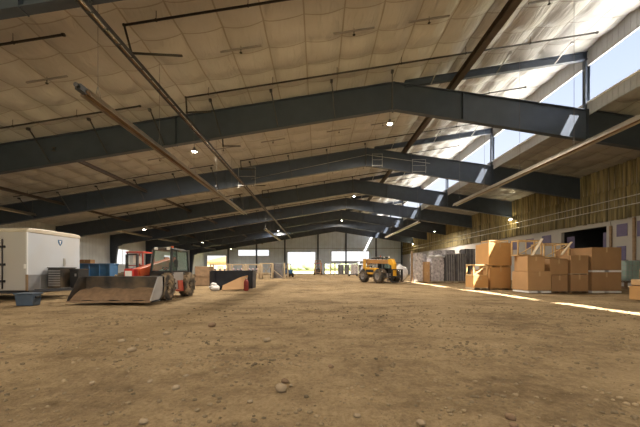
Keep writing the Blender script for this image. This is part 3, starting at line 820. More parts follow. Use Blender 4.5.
MB_t = tag(MB().box(11.9,13.35,29.95,31.1,2.64,2.70).sphere((12.2,30.5,2.78),.3,1.2,1,.4,jitter=.3).sphere((12.9,30.4,2.8),.35,1.1,1,.4,jitter=.3).build('plastic_sheet', M['bag']), 'crumpled white plastic sheet on the wide pale bundle', 'plastic sheet')
bundle(13.5,14.5,30.0,31.2,2.95,'dark strapped bundle left of the pair by the big cartons','wrap_dark',4,-.02)
bundle(14.6,15.6,29.8,31.0,3.0,'dark strapped bundle next to the big cartons','wrap_dark',4,-.02)
bundle(13.3,14.4,33.0,34.2,3.5,'pale bundle behind the left dark strapped bundle','wrap',3)
bundle(14.7,15.9,33.0,34.2,3.6,'pale bundle behind the right dark strapped bundle','wrap',3)
bundle(15.7,16.8,30.4,31.6,3.55,'tall dark bundle half hidden by the big upper carton','wrap_dark',3)
bundle(11.2,12.6,33.0,34.2,3.15,'pale bundle at the back behind the slim cartons','wrap',3)
tag(MB().box(9.9,10.08,30.2,30.34,-.02,3.3).build('post', M['wood_dark']), 'brown post beside the white wrapped bundle', 'post')
def bulkbag(x, y, s, label):
    t = thing('bulk_bag', label, 'bag', (x, y, 0), 0, 'white bulk bags by the yellow machine')
    mb = MB(); rnd = random.Random(int(x*31))
    mb.sphere((0,0,.5*s), .55*s, 1, 1, .98, n=14, m=9, jitter=.14, rnd=rnd); mb.build('sack', M['bag'], t)
    mb = MB(); mb.lathe([(.10*s,.95*s),(.16*s,1.05*s),(.05*s,1.12*s),(0,1.12*s)], n=10); mb.build('neck', M['bag'], t)
bulkbag(9.35, 32.6, 1.25, 'white bulk bag nearest the brown post'); bulkbag(8.7, 34.2, 1.35, 'white bulk bag behind the yellow machine forks'); bulkbag(10.1, 35.2, 1.8, 'tall white bulk bag behind the other two')

# ------------------------------------------------------------------ telehandlers
def wheel(parent, x, y, r, w, tm, rm, side):
    o = MB()
    Mx = Matrix.Translation((x, y, r)) @ Matrix.Rotation(PI/2, 4, 'X')
    o.lathe([(r*.55,-w/2),(r*.80,-w/2),(r*.95,-w*.42),(r,-w*.25),(r,w*.25),(r*.95,w*.42),(r*.80,w/2),(r*.55,w/2)], Mx, 28)
    n = 18
    for k in range(n):
        for s in (-1, 1):
            an = 2*PI*(k + (.25 if s > 0 else -.25))/n
            c = Vector((x + math.cos(an)*(r-.005), y + s*w*.22, r + math.sin(an)*(r-.005)))
            rm_ = Matrix.Translation(c) @ Matrix.Rotation(-an, 4, 'Y') @ Matrix.Rotation(s*.5, 4, 'X')
            o.box(-.03, .035, -w*.26, w*.26, -.035, .035, rm_)
    wh = o.build('wheel', M[tm], parent)
    o = MB(); o.lathe([(0,-w*.3),(r*.3,-w*.3),(r*.36,-w*.42),(r*.56,-w*.46),(r*.57,0),(r*.57,w*.46),(r*.56,w*.46),(r*.36,w*.42),(r*.3,w*.3),(0,w*.3)], Mx, 24)
    o.cyl((x, y+side*w*.2, r), (x, y+side*w*.52, r), r*.18, n=14)
    for k in range(8):
        an = 2*PI*k/8; o.cyl((x+math.cos(an)*r*.26, y+side*w*.28, r+math.sin(an)*r*.26), (x+math.cos(an)*r*.26, y+side*w*.48, r+math.sin(an)*r*.26), r*.03, n=6)
    o.build('rim', M[rm], wh)
    return wh

def telehandler(loc, rotz, label, s, paint, cabm, boomm, tyre, tool):
    """local +x forward, +y the cab side"""
    t = thing('telehandler', label, 'telehandler', loc, rotz)
    t.scale = (s, s, s)
    r, w = .60, .44; fx, rx, ty = 1.05, -1.10, .98
    for x in (fx, rx):
        for sd in (-1, 1): wheel(t, x, sd*ty*.93, r, w, tyre, 'rubber' if tyre == 'rubber' else 'grey', sd)
    mb = MB(); mb.box(-1.75,1.45,-.42,.42,.45,.85); mb.cyl((fx,-.8,.6),(fx,.8,.6),.12,n=12); mb.cyl((rx,-.8,.6),(rx,.8,.6),.12,n=12)
    mb.box(-1.85,-1.6,-.75,.75,.55,1.2)
    mb.build('chassis', M['grey'], t, bevel=.03)
    # side belly panel between the wheels on the cab side, steps
    mb = MB(); mb.prism([(-.45,.42),(.40,.42),(.52,.95),(.30,1.30),(-.55,1.30),(-.62,.8)], .44, .98)
    mb.build('side_panel', M[cabm], t, bevel=.04)
    mb = MB(); mb.box(-.35,.3,.80,1.06,.36,.42); mb.prism([(-.52,.30),(-.05,.30),(.05,.85),(-.42,.85)], .86, 1.02); mb.build('step', M[paint], t, bevel=.015)
    # cab : frame posts, roof, glass
    X0, X1, Y0, Y1, ZB, ZT = -1.2, .62, .02, .95, 1.28, 2.28
    pf = [(X0,Y0),(X1,Y0),(X1,Y1),(X0,Y1)]
    mb = MB()
    top = [(X0+.05,Y0+.03),(X1-.22,Y0+.03),(X1-.22,Y1-.05),(X0+.05,Y1-.05)]
    for a, b in zip(pf, top): mb.bar((a[0],a[1],ZB-.2),(b[0],b[1],ZT),.075)
    for i in range(4):
        a, b = pf[i], pf[(i+1) % 4]; mb.bar((a[0],a[1],ZB),(b[0],b[1],ZB),.07)
    mb.bar((.05,Y1,ZB),(.0,Y1-.04,ZT),.06)
    cab = mb.build('cab_frame', M['black_clean'], t)
    mb = MB(); mb.box(X0-.02,X1-.15,Y0-.02,Y1,ZT,ZT+.09); mb.box(X0+.1,X1-.35,Y0+.15,Y1-.15,ZT+.09,ZT+.14); mb.build('cab_roof', M['black'], t, bevel=.04)
    def pane(ps): 
        MBp = MB(); MBp.add(ps, [(0,1,2,3)]); return MBp.build('window', M['glass'], cab)
    pane([(X1,Y0,ZB),(X1,Y1,ZB),(X1-.22,Y1-.05,ZT),(X1-.22,Y0+.03,ZT)])
    pane([(.05,Y1,ZB),(X1,Y1,ZB),(X1-.22,Y1-.05,ZT),(.0,Y1-.04,ZT)])
    pane([(X0,Y1,ZB),(.05,Y1,ZB),(.0,Y1-.04,ZT),(X0+.05,Y1-.05,ZT)])
    pane([(X0,Y0,ZB),(X0,Y1,ZB),(X0+.05,Y1-.05,ZT),(X0+.05,Y0+.03,ZT)])
    mb = MB(); mb.box(X1-.22,X1+.02,Y0,Y1,.85,ZB); mb.box(X0,X1,Y0,Y1,.85,.95); mb.build('cab_base', M['black'], t, bevel=.03)
    mb = MB(); mb.box(-.45,-.10,.3,.7,1.0,1.12); mb.box(-.52,-.42,.3,.7,1.0,1.75); mb.build('seat', M['black_clean'], t, bevel=.05)
    mb = MB(); mb.cyl((.25,.5,1.0),(.15,.5,1.38),.025,n=8); mb.lathe([(.15,0),(.17,.015),(.19,0),(.17,-.015),(.15,0)], Matrix.Translation((.15,.5,1.4)) @ Matrix.Rotation(-.5,4,'Y'), 16); mb.build('steering_wheel', M['black_clean'], t)
    mb = MB(); mb.bar((.62,1.0,1.55),(.72,1.22,1.60),.025); mb.box(.66,.70,1.14,1.32,1.48,1.82); mb.build('mirror', M['black_clean'], t, bevel=.01)
    # mudguards
    for x in (fx, rx):
        for sd in (-1, 1):
            mb = MB(); prof = []
            for k in range(9):
                an = PI*(.12 + .76*k/8); prof.append((x+math.cos(an)*(r+.09), .6+math.sin(an)*(r+.09)))
            prof2 = [(x+(p-x)*.95, .6+(q-.6)*.95) for p, q in prof][::-1]
            mb.prism(prof+prof2, sd*.72-.20, sd*.72+.20); mb.build('mudguard', M['black'], t)
    # engine cover on the boom side
    mb = MB(); mb.prism([(-.95,.75),(.75,.75),(.80,1.15),(.55,1.34),(-.95,1.40)], -1.0, -.46); mb.build('engine_cover', M[paint], t, bevel=.06, seg=3)
    mb = MB(); mb.box(-.7,.4,-1.012,-1.0,.95,1.2); mb.build('grille', M['black_clean'], t)
    # boom with head, along the middle
    mb = MB()
    tilt = math.atan2(.95, 3.3)
    if tool == 'bucket': a, b = Vector((-1.65,-.22,1.80)), Vector((1.30,-.22,1.22))
    else: a, b = Vector((-1.75,-.22,2.0)), Vector((1.6,-.22,1.90))
    mb.bar(a, b, .34, .38); mb.bar(a+(b-a)*.75, b+(b-a)*.10, .26, .30)
    bo = mb.build('boom', M[boomm], t, bevel=.03)
    MB().bar(a+(b-a)*.05+Vector((0,0,-.45)), a+(b-a)*.45+Vector((0,0,-.25)), .12, .12).build('lift_cylinder', M['galv'], bo)
    mb = MB(); mb.box(-1.85,-1.45,-.50,-.40,.8,a.z+.25); mb.box(-1.85,-1.45,-.05,.05,.8,a.z+.25); mb.build('boom_tower', M[paint], t, bevel=.02)
    hb = b + (b-a)*.10
    mb = MB()
    if tool == 'bucket':
        mb.box(hb.x-.12,hb.x+.22,-.42,-.02,.50,1.42); mb.box(hb.x-.05,hb.x+.25,-.8,.4,.55,.72); mb.build('boom_head', M[paint], t, bevel=.04)
        MB().box(hb.x+.222,hb.x+.232,-.36,-.08,1.10,1.32).build('plate', M['paper'], t)
    else:
        mb.prism([(hb.x-.3,hb.z+.22),(hb.x+.12,hb.z+.26),(hb.x+.42,hb.z-.2),(hb.x+.42,.62),(hb.x+.20,.62),(hb.x+.14,hb.z-.35),(hb.x-.3,hb.z-.2)], -.40, -.04); mb.build('boom_head', M[paint], t, bevel=.03)
    # work lights, beacon
    for yy in (.2,.78):
        mb = MB(); mb.box(X1-.18,X1-.08,yy-.07,yy+.07,ZT+.02,ZT+.14); mb.build('work_light', M['paper'], t, bevel=.02)
    MB().cyl((-.4,.5,ZT+.12),(-.4,.5,ZT+.26),.06,n=12).build('beacon', M['orange_red'], t)
    for yy in (-.85,.85):
        mb = MB(); mb.box(1.42,1.52,yy-.09,yy+.09,.98,1.10); mb.bar((1.2,yy*.7,.8),(1.46,yy,1.0),.05); mb.build('headlight', M['paper'], t, bevel=.02)
    if tool == 'bucket':
        B0, B1 = -1.95, 1.3      # across the machine
        x = hb.x + .24; zb = .10
        prof = [(x,1.0),(x-.02,.55),(x+.05,.20),(x+.30,.02),(x+.95,.0),(x+.95,.045),(x+.36,.07),(x+.15,.26),(x+.09,.56),(x+.12,.98)]
        mb = MB(); mb.prism(prof, B0, B1); bk = mb.build('bucket', M['black'], t); bk.location.z = zb
        for yy in (B0, B1-.03):
            mb = MB(); mb.prism([(x,1.0),(x-.02,.5),(x+.3,.0),(x+.97,.0),(x+.97,.10),(x+.45,.98)], yy, yy+.03)
            mb.build('side_plate', M['silver'] if yy > 0 else M['black'], bk)
        mb = MB(); mb.box(x+.88,x+1.02,B0,B1,.0,.05); mb.build('cutting_edge', M['wood_dark'], bk)
        mb = MB()       # soil left in the bucket
        nn = 24; vs = []; fs = []
        for k in range(nn+1):
            yy = B0+.06+(B1-B0-.12)*k/nn
            for xx, zz in ((.14,.50),(.42,.46),(.66,.28),(.93,.06)):
                vs.append((x+xx, yy, zz + .07*noise.noise((yy*3, xx*4, 2))))
        fs = [(k*4+j, k*4+j+1, (k+1)*4+j+1, (k+1)*4+j) for k in range(nn) for j in range(3)]
        mb.add(vs, fs, None, True); mb.build('soil', M['stone_dark'], bk)
    else:
        x = hb.x + .44
        mb = MB()
        for zz in (.55, 1.15): mb.box(x,x+.07,-1.0,.6,zz,zz+.09)
        for yy in (-1.0,-.6,.2,.56): mb.box(x,x+.06,yy,yy+.05,.3,1.24)
        mb.build('fork_carriage', M['black_clean'], t)
        for yy in (-.8,.32):
            mb = MB(); mb.prism([(x+.07,1.2),(x+.07,.16),(x+1.15,.10),(x+1.15,.13),(x+.13,.22),(x+.13,1.2)], yy, yy+.12); mb.build('fork', M['black_clean'], t)
    return t
telehandler((-7.8, 13.85, 0), -PI/2, 'red telehandler with a wide black bucket and glass cab', 1.0, 'red', 'silver', 'orange_red', 'rubber', 'bucket')
telehandler((6.45, 30.0, 0), -math.radians(62), 'yellow telehandler with forks, in front of the far bright window', 1.12, 'yellow', 'black', 'boom_brown', 'tyre', 'forks')

# ------------------------------------------------------------------ white trailer
TX0, TX1, TY0, TY1 = -22.0, -13.1, 12.8, 15.65
t = thing('cargo_trailer', 'white enclosed cargo trailer with cream roof cap, at the left', 'trailer', (0,0,0))
ZB, ZT = .42, 3.16
MB().box(TX0, TX1-.03, TY0, TY1, ZB, ZT).build('body', M['trailer_side'], t, bevel=.04)
MB().box(TX1-.03, TX1, TY0+.01, TY1-.01, ZB, ZT).build('front_panel', M['trailer_white'], t, bevel=.02)
# rounded roof cap
mb = MB(); pr = []
for k in range(7):
    an = PI/2*k/6; pr.append((TY0-.04+.18*(1-math.sin(an)) , ZT-.02+.24*(1-math.cos(an))))
prof = [(TY0-.03,ZT-.10),(TY0-.03,ZT+.01),(TY0+.05,ZT+.08),(TY0+.4,ZT+.12),(TY1-.4,ZT+.12),(TY1-.05,ZT+.08),(TY1+.03,ZT+.02),(TY1+.03,ZT-.10)]
mb.prism(prof, TX0-.03, TX1+.03, 'x'); mb.build('roof_cap', M['cream'], t, bevel=.04)
mb = MB(); mb.box(TX1, TX1+.012, TY0+.62, TY1-.03, ZB, 1.14); mb.box(TX1, TX1+.012, TY0+.06, TY0+.58, ZB, 1.14); mb.build('stone_guard', M['treadplate'], t)
mb = MB(); mb.box(TX1-.06, TX1+.02, TY0-.012, TY0+.05, ZB, 1.15); mb.build('corner_strip', M['wood_dark'], t, bevel=.01)
mb = MB(); mb.box(TX1-.03, TX1+.016, TY0-.01, TY0+.04, 1.15, ZT-.05); mb.build('corner_trim', M['white'], t)
mb = MB(); mb.box(TX1-.12, TX1-.02, TY0-.03, TY0, 1.42, 1.62); mb.build('marker_light', M['paper'], t, bevel=.01)
mb = MB(); mb.box(TX1, TX1+.03, 14.62, 14.74, 1.55, 1.95); mb.build('vent', M['galv'], t, bevel=.01)
mb = MB(); mb.box(TX0, TX1, TY0+.1, TY1-.1, ZB-.14, ZB); mb.build('chassis', M['steel_dark'], t)
# shield emblem on the front: dark blue shield with a pale notch
yc, zc2 = 14.45, 2.74
mb = MB(); mb.prism([(yc-.12,zc2+.13),(yc+.12,zc2+.13),(yc+.115,zc2-.02),(yc,zc2-.18),(yc-.115,zc2-.02)], TX1+.001, TX1+.008, 'x'); em = mb.build('emblem', M['blue'], t)
mb = MB(); mb.prism([(yc-.06,zc2+.09),(yc-.02,zc2+.09),(yc,zc2+.05),(yc+.02,zc2+.09),(yc+.06,zc2+.09),(yc+.02,zc2-.01),(yc+.015,zc2-.08),(yc-.015,zc2-.08),(yc-.02,zc2-.01)], TX1+.008, TX1+.012, 'x'); mb.build('emblem_mark', M['paper'], em)
# side door with hinge rods on the long side facing the camera
mb = MB(); mb.cyl((-14.16,TY0-.05,.5),(-14.16,TY0-.05,2.75),.022,n=8)
for zz in (.85,1.6,2.4): mb.box(-14.28,-14.06,TY0-.06,TY0,zz-.05,zz+.05)
mb.build('door_bar', M['black_clean'], t)
mb = MB(); mb.box(-16.3,-14.3,TY0-.015,TY0,.48,2.9); d = mb.build('side_door', M['trailer_side'], t, bevel=.01)
for x in (-17.2,-18.1):
    o = MB(); o.lathe([(.0,-.12),(.2,-.12),(.33,-.11),(.35,-.05),(.35,.05),(.33,.11),(.2,.12),(0,.12)], Matrix.Translation((x,TY0+.14,.345)) @ Matrix.Rotation(PI/2,4,'X'), 22); wv = o.build('wheel', M['tyre'], t)
    o = MB(); o.lathe([(0,.13),(.19,.135),(.2,.12)], Matrix.Translation((x,TY0+.14,.345)) @ Matrix.Rotation(PI/2,4,'X'), 18); o.build('rim', M['galv'], wv)
# A-frame tongue and jack
mb = MB(); mb.bar((TX1,TY0+.35,.42),(TX1+1.9,14.22,.42),.09,.12); mb.bar((TX1,TY1-.35,.42),(TX1+1.9,14.22,.42),.09,.12); mb.box(TX1+1.8,TX1+2.05,14.14,14.30,.38,.52); mb.build('tongue', M['steel_dark'], t)
mb = MB(); mb.cyl((TX1+1.7,14.22,.03),(TX1+1.7,14.22,1.0),.04,n=10); mb.cyl((TX1+1.7,14.22,-.02),(TX1+1.7,14.22,.03),.12,n=12); mb.bar((TX1+1.7,14.22,1.0),(TX1+1.95,14.22,1.0),.03); mb.build('jack', M['galv'], t)
for k in (0, 1):
    mb = MB(); mb.bar((TX0+.5+k*6,TY1-.2,-.03),(TX0+.5+k*6,TY1-.2,.3),.1); mb.bar((TX0+.5+k*6,TY0+.2,-.03),(TX0+.5+k*6,TY0+.2,.3),.1); mb.build('prop', M['steel_dark'], t)
# tool boxes on the tongue
t = thing('tool_box', 'black slatted box on the trailer tongue, beside the white front', 'tool box', (TX1+.42, 14.10, .49), 0, 'black boxes on the trailer tongue')
MB().box(-.33,.33,-.42,.42,0,.95).build('body', M['black'], t, bevel=.03)
mb = MB()
for k in range(7): mb.box(-.28,.28,-.435,-.42,.10+k*.115,.16+k*.115)
mb.build('louvre', M['grey'], t); MB().box(-.35,.35,-.44,.44,.95,.99).build('lid', M['black_clean'], t, bevel=.01)
t = thing('tool_box', 'black smooth box on the trailer tongue, nearer the blue dumpster', 'tool box', (TX1+1.06, 14.36, .49), 0, 'black boxes on the trailer tongue')
MB().box(-.22,.22,-.32,.32,0,.88).build('body', M['black_clean'], t, bevel=.03)
mb = MB(); mb.box(.04,.12,-.34,-.32,.55,.68); mb.build('latch', M['galv'], t); MB().box(-.24,.24,-.34,.34,.88,.92).build('lid', M['black'], t, bevel=.01)
# blue tub in front of it
t = thing('storage_tub', 'blue grey plastic tub on the dirt before the trailer', 'tub', (-11.2, 11.0, 0), .06)
mb = MB(); mb.add([(-.30,-.17,-.01),(.30,-.17,-.01),(.30,.17,-.01),(-.30,.17,-.01),(-.33,-.20,.42),(.33,-.20,.42),(.33,.20,.42),(-.33,.20,.42)], [(0,3,2,1),(4,5,6,7),(0,1,5,4),(1,2,6,5),(2,3,7,6),(3,0,4,7)]); mb.build('body', M['tub'], t, bevel=.03)
MB().box(-.36,.36,-.23,.23,.42,.48).build('lid', M['tub'], t, bevel=.02)
for s in (-1, 1): MB().box(s*.345-.03,s*.345+.03,-.1,.1,.28,.36).build('handle', M['black_clean'], t, bevel=.01)

# ------------------------------------------------------------------ left middle ground
def skip(name, label, x0, x1, y0, y1, h, m, cat='dumpster', rib=True):
    t = thing(name, label, cat, ((x0+x1)/2, (y0+y1)/2, 0))
    w, d = (x1-x0)/2, (y1-y0)/2
    mb = MB(); th = .05
    mb.box(-w,w,-d,-d+th,.1,h); mb.box(-w,w,d-th,d,.1,h); mb.box(-w,-w+th,-d,d,.1,h); mb.box(w-th,w,-d,d,.1,h); mb.box(-w,w,-d,d,.08,.14)
    mb.build('body', M[m], t)
    mb = MB(); mb.box(-w-.05,w+.05,-d-.05,-d+.05,h-.05,h+.05); mb.box(-w-.05,w+.05,d-.05,d+.05,h-.05,h+.05); mb.box(-w-.05,-w+.05,-d,d,h-.05,h+.05); mb.box(w-.05,w+.05,-d,d,h-.05,h+.05); mb.build('rim', M[m], t, bevel=.02)
    if rib:
        n = max(3, int(2*w/.6))
        for k in range(n+1):
            x = -w+2*w*k/n; MB().box(x-.04,x+.04,-d-.07,-d,.1,h).build('rib', M[m], t)
    for s in (-1, 1): MB().box(s*w*.6-.08,s*w*.6+.08,-d,d,-.03,.09).build('skid', M['steel_dark'], t)
    return t
skip('dumpster', 'long blue dumpster between the trailer and the red machine', -18.5, -16.1, 22.0, 22.9, 1.78, 'blue')
t = thing('wrapped_bundle', 'white and blue wrapped bundle right of the blue dumpster', 'bundle', (-16.2, 25.6, 0), .1)
MB().box(-.85,.85,-.5,.5,.12,1.75).build('load', M['wrap'], t, bevel=.06); 
for k in range(4): MB().box(-.75+k*.42,-.55+k*.42,-.52,-.5,.5,1.5).build('stripe', M['blue'], t)
MB().box(-.9,.9,-.5,.5,-.02,.12).build('pallet', M['wood_pale'], t)
# timber stack behind
t = thing('carton', 'wide brown carton against the left wall behind the dumpster', 'carton', (-30.9, 38.0, 0)); MB().box(-.8,.8,-.4,.4,-.02,2.65).build('box', M['card2'], t, bevel=.03); MB().box(-.05,.05,-.41,-.4,2.3,2.65).build('tape', M['tape'], t)
# red forklift
t = thing('forklift', 'red forklift with overhead cage, behind the bucket of red machine', 'forklift', (-11.5, 18.4, 0), -PI/2)
mb = MB(); mb.prism([(-1.0,.2),(.7,.2),(.7,.6),(.2,.75),(-.1,1.1),(-1.0,1.15)], -.5, .5); mb.build('body', M['red'], t, bevel=.05)
mb = MB()
for x in (-.75,.45):
    for yy in (-.48,.48): mb.bar((x,yy,1.0 if x < 0 else .6),(x+.08,yy,2.45),.06)
for yy in (-.48,.48): mb.bar((-.72,yy,1.62),(.5,yy,1.62),.05)
mb.bar((.5,-.48,1.62),(.5,.48,1.62),.05)
mb.build('cage', M['red'], t)
mb = MB(); mb.box(-.75,.62,-.54,.54,2.42,2.50); mb.build('cage_roof', M['red'], t, bevel=.02)
mb = MB(); mb.box(-.4,.1,-.3,.3,1.1,1.22); mb.box(-.5,-.38,-.3,.3,1.1,1.65); mb.build('seat', M['black_clean'], t, bevel=.03)
mb = MB()
for yy in (-.32,.32): mb.box(.74,.86,yy-.06,yy+.06,.08,2.3)
for zz in (.4,1.3,2.25): mb.box(.78,.84,-.32,.32,zz,zz+.1)
mb.build('mast', M['steel_dark'], t)
for yy in (-.3,.3):
    mb = MB(); mb.box(.88,1.9,yy-.06,yy+.06,.10,.15); mb.box(.88,.93,yy-.06,yy+.06,.10,.75); mb.build('fork', M['black_clean'], t)
for x, rr in ((-.7,.28),(.5,.33)):
    for sd in (-1, 1):
        o = MB(); o.lathe([(0,-.1),(rr*.6,-.1),(rr,-.08),(rr,.08),(rr*.6,.1),(0,.1)], Matrix.Translation((x,sd*.48,rr)) @ Matrix.Rotation(PI/2,4,'X'), 20); o.build('wheel', M['tyre'], t)
MB().box(-.4,.4,-.012,.012,1.75,2.25).build('sign', M['paper'], t).location = (.3, 0, 0)
# brown panels and black bin past the red machine
t = thing('crate', 'tall brown plywood crate behind the wheels of the red machine', 'crate', (-9.75, 24.6, 0))
MB().box(-.62,.62,-.6,.3,0,1.62).build('box', M['wood_dark'], t, bevel=.02)
for x in (-.57,.57): MB().box(x-.05,x+.05,-.63,-.6,0,1.62).build('batten', M['wood_dark'], t)
MB().box(-.62,.62,-.63,-.6,.75,.85).build('batten', M['wood_dark'], t)
t = skip('dumpster', 'black open bin heaped with tan board and scraps', -7.2, -4.45, 19.3, 20.4, 1.25, 'navy', rib=False)
MB().prism([(-1.45,.1),(-1.1,.1),(-1.1,1.25),(-1.45,1.25)], -.78, -.75).build('end_plate', M['navy'], t)
t = thing('scrap_board', 'tan board sloping against the front of black bin', 'board', (-5.45, 18.85, 0))
mb = MB(); mb.add([(-.85,-.25,.02),(.75,-.25,.10),(.75,.18,.98),(.25,.18,.85),(-.85,-.05,.32),(-.85,-.22,.0),(.75,-.22,.08),(.75,.22,.96),(.25,.22,.83),(-.85,.0,.30)], [(0,1,2,3,4),(9,8,7,6,5),(0,5,6,1),(1,6,7,2),(2,7,8,3),(3,8,9,4),(4,9,5,0)]); mb.build('sheet', M['card'], t)
rnd = random.Random(5)
mb = MB(); mb.sphere((-6.85,18.7,.18),.28,1.2,.8,.7,jitter=.5,rnd=rnd); mb.sphere((-6.6,18.35,.12),.2,1.3,.8,.7,jitter=.5,rnd=rnd); mb.sphere((-6.85,18.7,.34),.18,1.2,.7,.8,jitter=.5,rnd=rnd)
tag(mb.build('plastic_scraps', M['bag']), 'crumpled white plastic scraps before the black bin', 'plastic')
t = thing('gas_bottle', 'red gas bottle standing before the black bin', 'bottle', (-4.62, 18.3, 0))
mb = MB(); mb.lathe([(0,0),(.13,0),(.15,.04),(.15,.56),(.12,.66),(.05,.72),(.05,.76),(0,.76)], n=18); mb.build('body', mat('dull_red', (.25,.03,.025), .5), t)
mb = MB(); mb.cyl((0,0,.74),(0,0,.84),.035,n=10); mb.cyl((-.07,0,.82),(.07,0,.82),.025,n=8); mb.build('valve', M['galv'], t)

# timber stalls with goods, mid distance
def stall(x0, x1, y, h, label, xbrace=False, load=None):
    t = thing('timber_stand', label, 'timber stand', ((x0+x1)/2, y, 0), 0, 'timber stands in the middle distance')
    w = (x1-x0)/2; s = .16
    for i in (-1, 1):
        for j in (-.5, .5): MB().box(i*(w-s/2)-s/2, i*(w-s/2)+s/2, j-s/2, j+s/2, -.03, h).build('post', M['wood_pale'], t)
    for zz in (.75, h-.15):
        for j in (-.5, .5): MB().box(-w, w, j-s*.3, j+s*.3, zz, zz+.14).build('rail', M['wood_pale'], t)
    MB().box(-w, w, -.5, .5, .78, .82).build('shelf', M['wood_dark'], t)
    if xbrace:
        MB().bar((-w,-.56,.1),(w,-.56,h-.1),.13,.05).build('diagonal_brace', M['wood_pale'], t); MB().bar((-w,-.60,h-.1),(w,-.60,.1),.13,.05).build('diagonal_brace', M['wood_pale'], t)
    if load:
        L_ = thing('sack_pile', 'mauve sacks piled in the ' + label, 'sacks', ((x0+x1)/2, y, .82)); mb = MB(); rn = random.Random(int(x0*10))
        for k in range(3):
            for q in range(2): mb.sphere((-w*.55+w*.55*k, 0, .24+.28*q), .2, 1.0*w/.62*.45, 1.5, .75, jitter=.12, rnd=rn)
        mb.build('sacks', M['pink_load'], L_)
    return t
stall(-14.9,-12.5,39.8,2.15,'leftmost timber stand above the black bin',load=1)
stall(-12.2,-10.3,39.8,2.1,'second timber stand above the black bin',load=1)
stall(-10.0,-8.2,39.8,2.1,'third timber stand, just right of the black bin',load=1)
stall(-8.0,-6.3,39.8,2.25,'cross-braced timber stand next to the wrapped dark load',True)
t = thing('wrapped_bundle', 'dark bundle with a slanted pale plank at its front', 'bundle', (-5.98, 41.5, 0)); MB().box(-.9,.9,-.7,.7,.1,2.2).build('load', M['wrap_dark'], t, bevel=.05); MB().box(-.95,.95,-.7,.7,-.02,.1).build('pallet', M['wood_pale'], t)
tag(MB().bar((-7.0,39.9,1.9),(-4.9,40.4,.12),.14,.06).build('plank', M['wood_pale']), 'pale plank slanting down right of the cross-braced stand', 'plank')
tag(MB().box(-4.95,-4.75,41.0,41.2,-.02,2.3).build('post', M['wood_pale']), 'pale timber post right of the dark bundle', 'post')
tag(MB().box(-4.5,-4.3,41.3,41.5,-.02,2.2).build('post', M['wood_pale']), 'second pale timber post beside the small blue tractor', 'post')

# small blue tractor and far forklift
t = thing('tractor', 'small blue tractor beside the far open doorway', 'tractor', (-5.35, 50.0, 0), math.radians(-60))
mb = MB(); mb.prism([(-.2,.6),(1.5,.6),(1.5,1.15),(1.3,1.25),(-.2,1.3)], -.35, .35); mb.build('hood', M['blue_tractor'], t, bevel=.06)
mb = MB(); mb.box(-1.0,1.3,-.3,.3,.45,.75); mb.build('chassis', M['steel_dark'], t)
mb = MB()
for x in (-.95,.0):
    for yy in (-.5,.5): mb.bar((x,yy,.9),(x+.08,yy,2.2),.06)
mb.build('cab_frame', M['black_clean'], t); MB().box(-1.05,.18,-.6,.6,2.2,2.3).build('cab_roof', M['blue_tractor'], t, bevel=.04)
mb = MB(); mb.box(-.8,-.35,-.25,.25,.95,1.1); mb.box(-.9,-.78,-.25,.25,.95,1.55); mb.build('seat', M['black_clean'], t, bevel=.03)
for x, yy, rr, ww in ((-.65,.62,.62,.36),(-.65,-.62,.62,.36),(1.1,.5,.38,.26),(1.1,-.5,.38,.26)):
    o = MB(); o.lathe([(0,-ww/2),(rr*.6,-ww/2),(rr*.95,-ww*.42),(rr,0),(rr*.95,ww*.42),(rr*.6,ww/2),(0,ww/2)], Matrix.Translation((x,yy,rr)) @ Matrix.Rotation(PI/2,4,'X'), 22); wv = o.build('wheel', M['tyre'], t)
    o = MB(); sg = 1 if yy > 0 else -1; o.cyl((x,yy+sg*ww*.3,rr),(x,yy+sg*ww*.54,rr),rr*.45,n=16); o.build('rim', M['white'], wv)
t = thing('lift_truck', 'dark lift truck with a brown mast, by the far doorway column', 'lift truck', (0, 66.0, 0), -PI/2)
mb = MB(); mb.prism([(-1.4,.3),(1.0,.3),(1.0,.8),(.3,1.3),(-1.4,1.4)], -.9, .9); mb.build('body', M['black'], t, bevel=.06)
mb = MB()
for yy in (-.6,.6): mb.box(1.1,1.3,yy-.1,yy+.1,.1,3.4)
for zz in (.5,1.8,3.2): mb.box(1.12,1.28,-.6,.6,zz,zz+.16)
mb.build('mast', M['wood_dark'], t)
mb = MB()
for x in (-1.1,.5):
    for yy in (-.8,.8): mb.bar((x,yy,1.2),(x,yy,2.7),.08)
mb.box(-1.2,.6,-.9,.9,2.7,2.8); mb.build('cage', M['red'], t)
for x in (-.9,.75):
    for sd in (-1, 1):
        o = MB(); o.lathe([(0,-.16),(.3,-.16),(.44,-.12),(.44,.12),(.3,.16),(0,.16)], Matrix.Translation((x,sd*.85,.44)) @ Matrix.Rotation(PI/2,4,'X'), 20); o.build('wheel', M['tyre'], t)

# goods standing in the far low doorway
def far_load(x0, x1, y, h, m, label):
    t = thing('wrapped_bundle', label, 'bundle', ((x0+x1)/2, y, 0), 0, 'bundles standing in the far low doorway')
    w = (x1-x0)/2
    MB().box(-w,w,-.7,.7,.12,h).build('load', M[m], t, bevel=.06)
    for k in range(2): x = -w*.45+w*.9*k; MB().box(x-.04,x+.04,-.715,-.7,.12,h).build('strap', M['black_clean'], t)
    MB().box(-w,w,-.7,.7,-.03,.12).build('pallet', M['wood_pale'], t)
far_load(4.9,6.3,70,2.5,'wrap_dark','left dark bundle of the far doorway row')
far_load(6.5,7.6,70,2.45,'wrap_dark','second dark bundle of the far doorway row')
far_load(8.0,9.8,70,2.6,'wrap','grey bundle just left of the yellow machine')
far_load(10.2,11.6,72,2.5,'wrap_dark','dark bundle half behind the yellow machine')
far_load(12.6,14.2,66,2.6,'wrap','grey bundle right of the yellow machine at the back')
